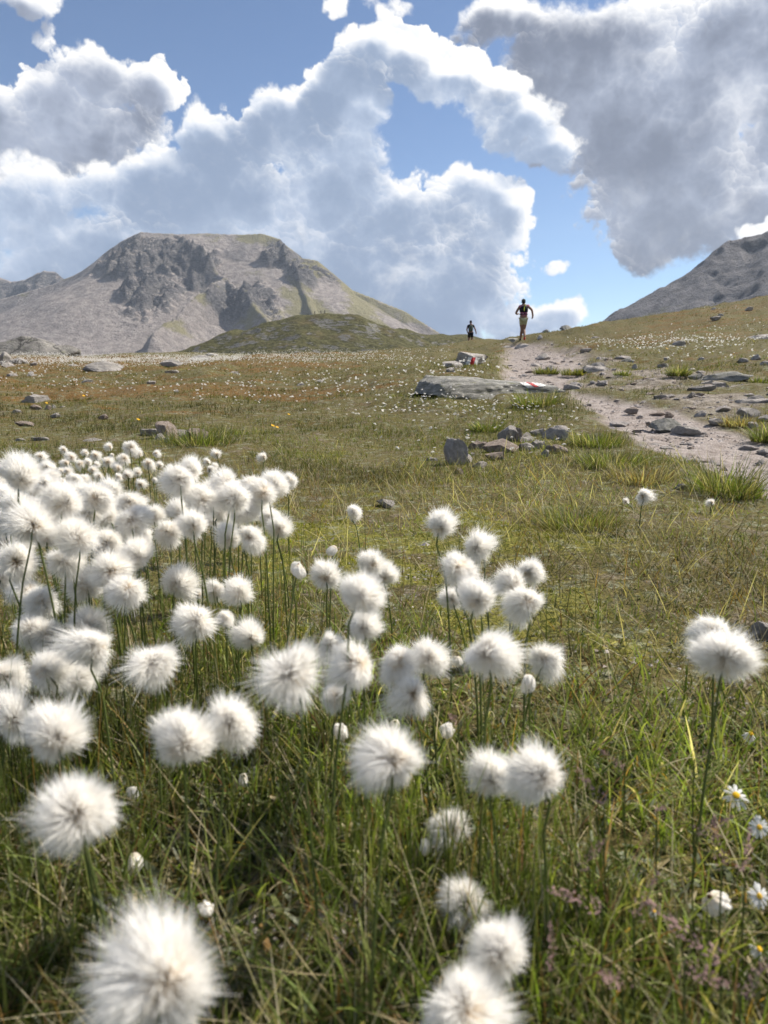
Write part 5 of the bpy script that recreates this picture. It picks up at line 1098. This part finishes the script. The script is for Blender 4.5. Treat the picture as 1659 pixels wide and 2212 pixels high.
def person(name, label, foot, height, J, wear, flip=1.0):
    """J joints in metres for a 1.75 m figure: x right, y away from the camera, z up"""
    k = height / 1.75; root = bpy.data.objects.new(name, None); COL.objects.link(root); root.location = foot; tag(root, label, 'person'); root.scale = (k,) * 3
    g = lambda n: Vector(J[n])
    hip = g('hip'); V = [hip, hip + (g('chest') - hip) * .45, g('chest'), g('neck'), g('head') + Vector((0, -.005, -.05)), g('head') + Vector((0, 0, .05))]; Rr = [(.155, .115), (.135, .10), (.165, .115), (.055, .058), (.072, .085), (.066, .080)]
    E = [(0, 1), (1, 2), (2, 3), (3, 4), (4, 5)]
    for s in ('l', 'r'):
        a = len(V); V += [g('sh_' + s), g('el_' + s), g('wr_' + s), g('ha_' + s)]; Rr += [.064, .050, .036, (.040, .030)]; E += [(2, a), (a, a + 1), (a + 1, a + 2), (a + 2, a + 3)]
        m_ = len(V); hd = (g('ha_' + s) - g('wr_' + s)).normalized(); sd = Vector((0, 1, 0)).cross(hd).normalized()
        for f in range(4): V.append(g('ha_' + s) + hd * (.055 + .01 * (f in (1, 2))) + Vector((0, (f - 1.5) * .02, 0)) + sd * .012); Rr.append(.009); E.append((a + 3, m_ + f))
        V.append(g('wr_' + s) + hd * .05 + Vector((0, -.045, 0))); Rr.append(.010); E.append((a + 2, m_ + 4))
        a = len(V); V += [g('hp_' + s), (g('hp_' + s) + g('kn_' + s)) / 2, g('kn_' + s), g('kn_' + s) * .65 + g('an_' + s) * .35, g('an_' + s), g('an_' + s) + (g('toe_' + s) - g('an_' + s)) * .9]
        Rr += [.105, .092, .066, .068, .044, .038]; E += [(0, a), (a, a + 1), (a + 1, a + 2), (a + 2, a + 3), (a + 3, a + 4), (a + 4, a + 5)]
    body = link('body', skinned('body', V, E, Rr, M_skin), None, root)
    hd_ = g('head')
    for s in (-1, 1): capsule(root, 'ear', M_skin, hd_ + Vector((s * .078, 0, -.015)), (.014, .022, .032))
    capsule(root, 'nose', M_skin, hd_ + Vector((0, .095, -.02)), (.014, .02, .022))
    for s in (-1, 1): capsule(root, 'eye', M_hair, hd_ + Vector((s * .032, .082, .005)), (.012, .008, .008))
    capsule(root, 'mouth', M_pink, hd_ + Vector((0, .083, -.062)), (.024, .008, .006))
    # shirt, shorts
    sh = [hip + Vector((0, 0, .04)), hip + (g('chest') - hip) * .45, g('chest'), g('chest') + (g('neck') - g('chest')) * .62]; rs_ = [(.172, .135), (.150, .118), (.182, .135), (.085, .075)]; es = [(0, 1), (1, 2), (2, 3)]
    for s in ('l', 'r'):
        a = len(sh); q_ = wear['sleeve']; sh += [g('sh_' + s), g('sh_' + s) + (g('el_' + s) - g('sh_' + s)) * q_]; rs_ += [.072, .066]; es += [(2, a), (a, a + 1)]
    link('shirt', skinned('shirt', sh, es, rs_, wear['shirt']), None, root)
    st = [hip + Vector((0, 0, .02))]; rt = [(.152, .132)]; et = []
    for s in ('l', 'r'):
        a = len(st); e_ = g('hp_' + s) + (g('kn_' + s) - g('hp_' + s)) * wear['short']; st += [g('hp_' + s), (g('hp_' + s) + e_) / 2, e_]; rt += [.108, .104, .098]; et += [(0, a), (a, a + 1), (a + 1, a + 2)]
    link('shorts', skinned('shorts', st, et, rt, wear['shorts']), None, root)
    for s in ('l', 'r'):
        an, to = g('an_' + s), g('toe_' + s); d_ = (to - an)
        sho = link('shoe', skinned('shoe', [an + Vector((0, -.03, -.01)), an + d_ * .45 + Vector((0, 0, -.01)), to], [(0, 1), (1, 2)], [(.045, .05), (.048, .045), (.036, .026)], wear['shoe_' + s]), None, root)
        if wear.get('sock_' + s): link('sock', skinned('sock', [an + (g('kn_' + s) - an) * .12, an + (g('kn_' + s) - an) * .42], [(0, 1)], [.046, .058], M_sock), None, root)
    return root
# runner in front: cap, black vest over pink shirt, khaki shorts
J1 = dict(hip=(0, 0, .955), chest=(.005, .06, 1.37), neck=(0, .09, 1.525), head=(-.005, .10, 1.645), sh_l=(-.165, .07, 1.44), el_l=(-.335, -.02, 1.17), wr_l=(-.25, .19, 1.13), ha_l=(-.18, .27, 1.16),
          sh_r=(.17, .05, 1.46), el_r=(.32, -.12, 1.29), wr_r=(.385, -.05, 1.06), ha_r=(.375, -.02, .98), hp_l=(-.085, .0, .90), kn_l=(-.035, .10, .50), an_l=(-.065, .18, .12), toe_l=(-.075, .32, .07),
          hp_r=(.085, 0, .90), kn_r=(.045, .06, .49), an_r=(.035, -.22, .17), toe_r=(.03, -.13, .05))
f1 = at(1129, 739.5); f1 = P(1129, 739, 29.0); f1.z = float(ground(f1.x, f1.y)) + .02
top1 = P(1129, 645.5, 29.0).z; r1 = person('person', 'runner in black vest, khaki shorts and cap going over the crest', f1, max(1.6, min(1.9, top1 - f1.z)), J1, dict(shirt=M_pink, sleeve=.22, shorts=M_khaki, short=.62, shoe_l=M_dshoe, shoe_r=M_shoe, sock_r=True))
g = lambda n: Vector(J1[n])
cp_ = capsule(r1, 'cap', M_cap, g('head') + Vector((0, -.005, .035)), (.088, .108, .082)); capsule(r1, 'cap_brim', M_cap, g('head') + Vector((0, .12, .03)), (.06, .07, .012)).parent = r1
capsule(r1, 'hair', M_hair, g('head') + Vector((0, -.05, -.02)), (.075, .055, .075))
vs = skinned('vest', [(0, .005, 1.15), (.003, .03, 1.26), (.005, .04, 1.38), (0, .07, 1.47)], [(0, 1), (1, 2), (2, 3)], [(.185, .165), (.195, .180), (.205, .185), (.13, .12)], M_black)
vest = link('running_vest', vs, None, r1)
capsule(r1, 'zip', M_lime, Vector((-.012, -.150, 1.33)), (.016, .014, .10)).parent = vest; capsule(r1, 'badge', M_lime, Vector((.045, -.105, 1.47)), (.028, .02, .028)).parent = vest
capsule(r1, 'belt', M_black, Vector((0, .005, 1.125)), (.195, .165, .03)); capsule(r1, 'pole_strap', M_sock, Vector((-.05, -.14, 1.135)), (.05, .01, .006))
# runner farther on: black shirt and shorts, olive rucksack
J2 = dict(hip=(0, 0, .93), chest=(0, .03, 1.36), neck=(0, .05, 1.50), head=(0, .06, 1.63), sh_l=(-.17, .03, 1.42), el_l=(-.27, -.06, 1.16), wr_l=(-.20, .08, .97), ha_l=(-.17, .12, .92), sh_r=(.17, .03, 1.42), el_r=(.29, -.05, 1.18), wr_r=(.37, .04, .97), ha_r=(.38, .06, .90),
          hp_l=(-.09, 0, .88), kn_l=(-.10, .10, .48), an_l=(-.09, .05, .10), toe_l=(-.09, .19, .05), hp_r=(.09, 0, .88), kn_r=(.10, .03, .48), an_r=(.10, -.10, .12), toe_r=(.10, .02, .04))
f2 = P(1016, 748.5, 50.0); f2.z = float(ground(f2.x, f2.y)); top2 = P(1016, 692, 50).z
r2 = person('person', 'smaller runner farther off in black shirt and shorts with olive rucksack', f2, max(1.55, min(1.95, top2 - f2.z)), J2, dict(shirt=M_black, sleeve=.6, shorts=M_black, short=.72, shoe_l=M_sock, shoe_r=M_sock))
capsule(r2, 'hair', M_hair, Vector((0, .045, 1.665)), (.084, .10, .09))
rk = link('rucksack', skinned('rucksack', [(0, -.13, 1.02), (0, -.16, 1.22), (0, -.12, 1.45)], [(0, 1), (1, 2)], [(.15, .09), (.165, .11), (.12, .08)], M_pack), None, r2)
# three hikers on the green hill, a few pixels each
def hiker():
    V = [(0, 0, .9), (0, 0, 1.35), (0, 0, 1.5), (0, 0, 1.68), (-.2, 0, 1.1), (.2, 0, 1.1), (-.12, .1, .05), (.12, -.1, .05)]; m = skinned('hiker', V, [(0, 1), (1, 2), (2, 3), (1, 4), (1, 5), (0, 6), (0, 7)], [.17, .2, .07, .12, .06, .06, .08, .08], M_black, sub=1); return m
hk = hiker()
for u, lab in [(681, 'leftmost of the three tiny hikers on the green hilltop'), (694, 'middle one of the three tiny hikers on the green hilltop'), (703, 'rightmost of the three tiny hikers on the green hilltop')]:
    o = link('person', hk); p = P(u, 680, 450); XX, YY = np.meshgrid(p.x + np.arange(4) * 1.5, np.arange(436., 462., 1.5)); ZZ = green_hill(XX, YY)[0][:, 0]; el_ = (ZZ - ZC) / YY[:, 0]; j_ = int(np.argmax(el_))
    o.location = (p.x, YY[j_, 0], ZZ[j_] - .05); o.scale = (1.15,) * 3; tag(o, lab, 'person', 'hikers on the hill')
# ------------------------------------------------------------------ air: a thin even haze round everything
bm = bmesh.new(); bmesh.ops.create_cube(bm, size=1); hz_me = bpy.data.meshes.new('haze'); bm.to_mesh(hz_me); bm.free()
hz_m = bpy.data.materials.new('haze'); hz_m.use_nodes = True; hz_m.node_tree.nodes.clear(); h = N(hz_m.node_tree)
hv = h.n('ShaderNodeVolumePrincipled', {'Color': (0.72, 0.83, 1.0, 1), 'Density': 0.000068, 'Anisotropy': 0.1}); ho = h.n('ShaderNodeOutputMaterial', {'Volume': hv.outputs[0]})
hz_o = link('haze', hz_me, hz_m); hz_o.scale = (8000, 8000, 760); hz_o.location = (0, 0, 335); hz_o['kind'] = 'stuff'; hz_o['label'] = 'thin bluish mountain haze'
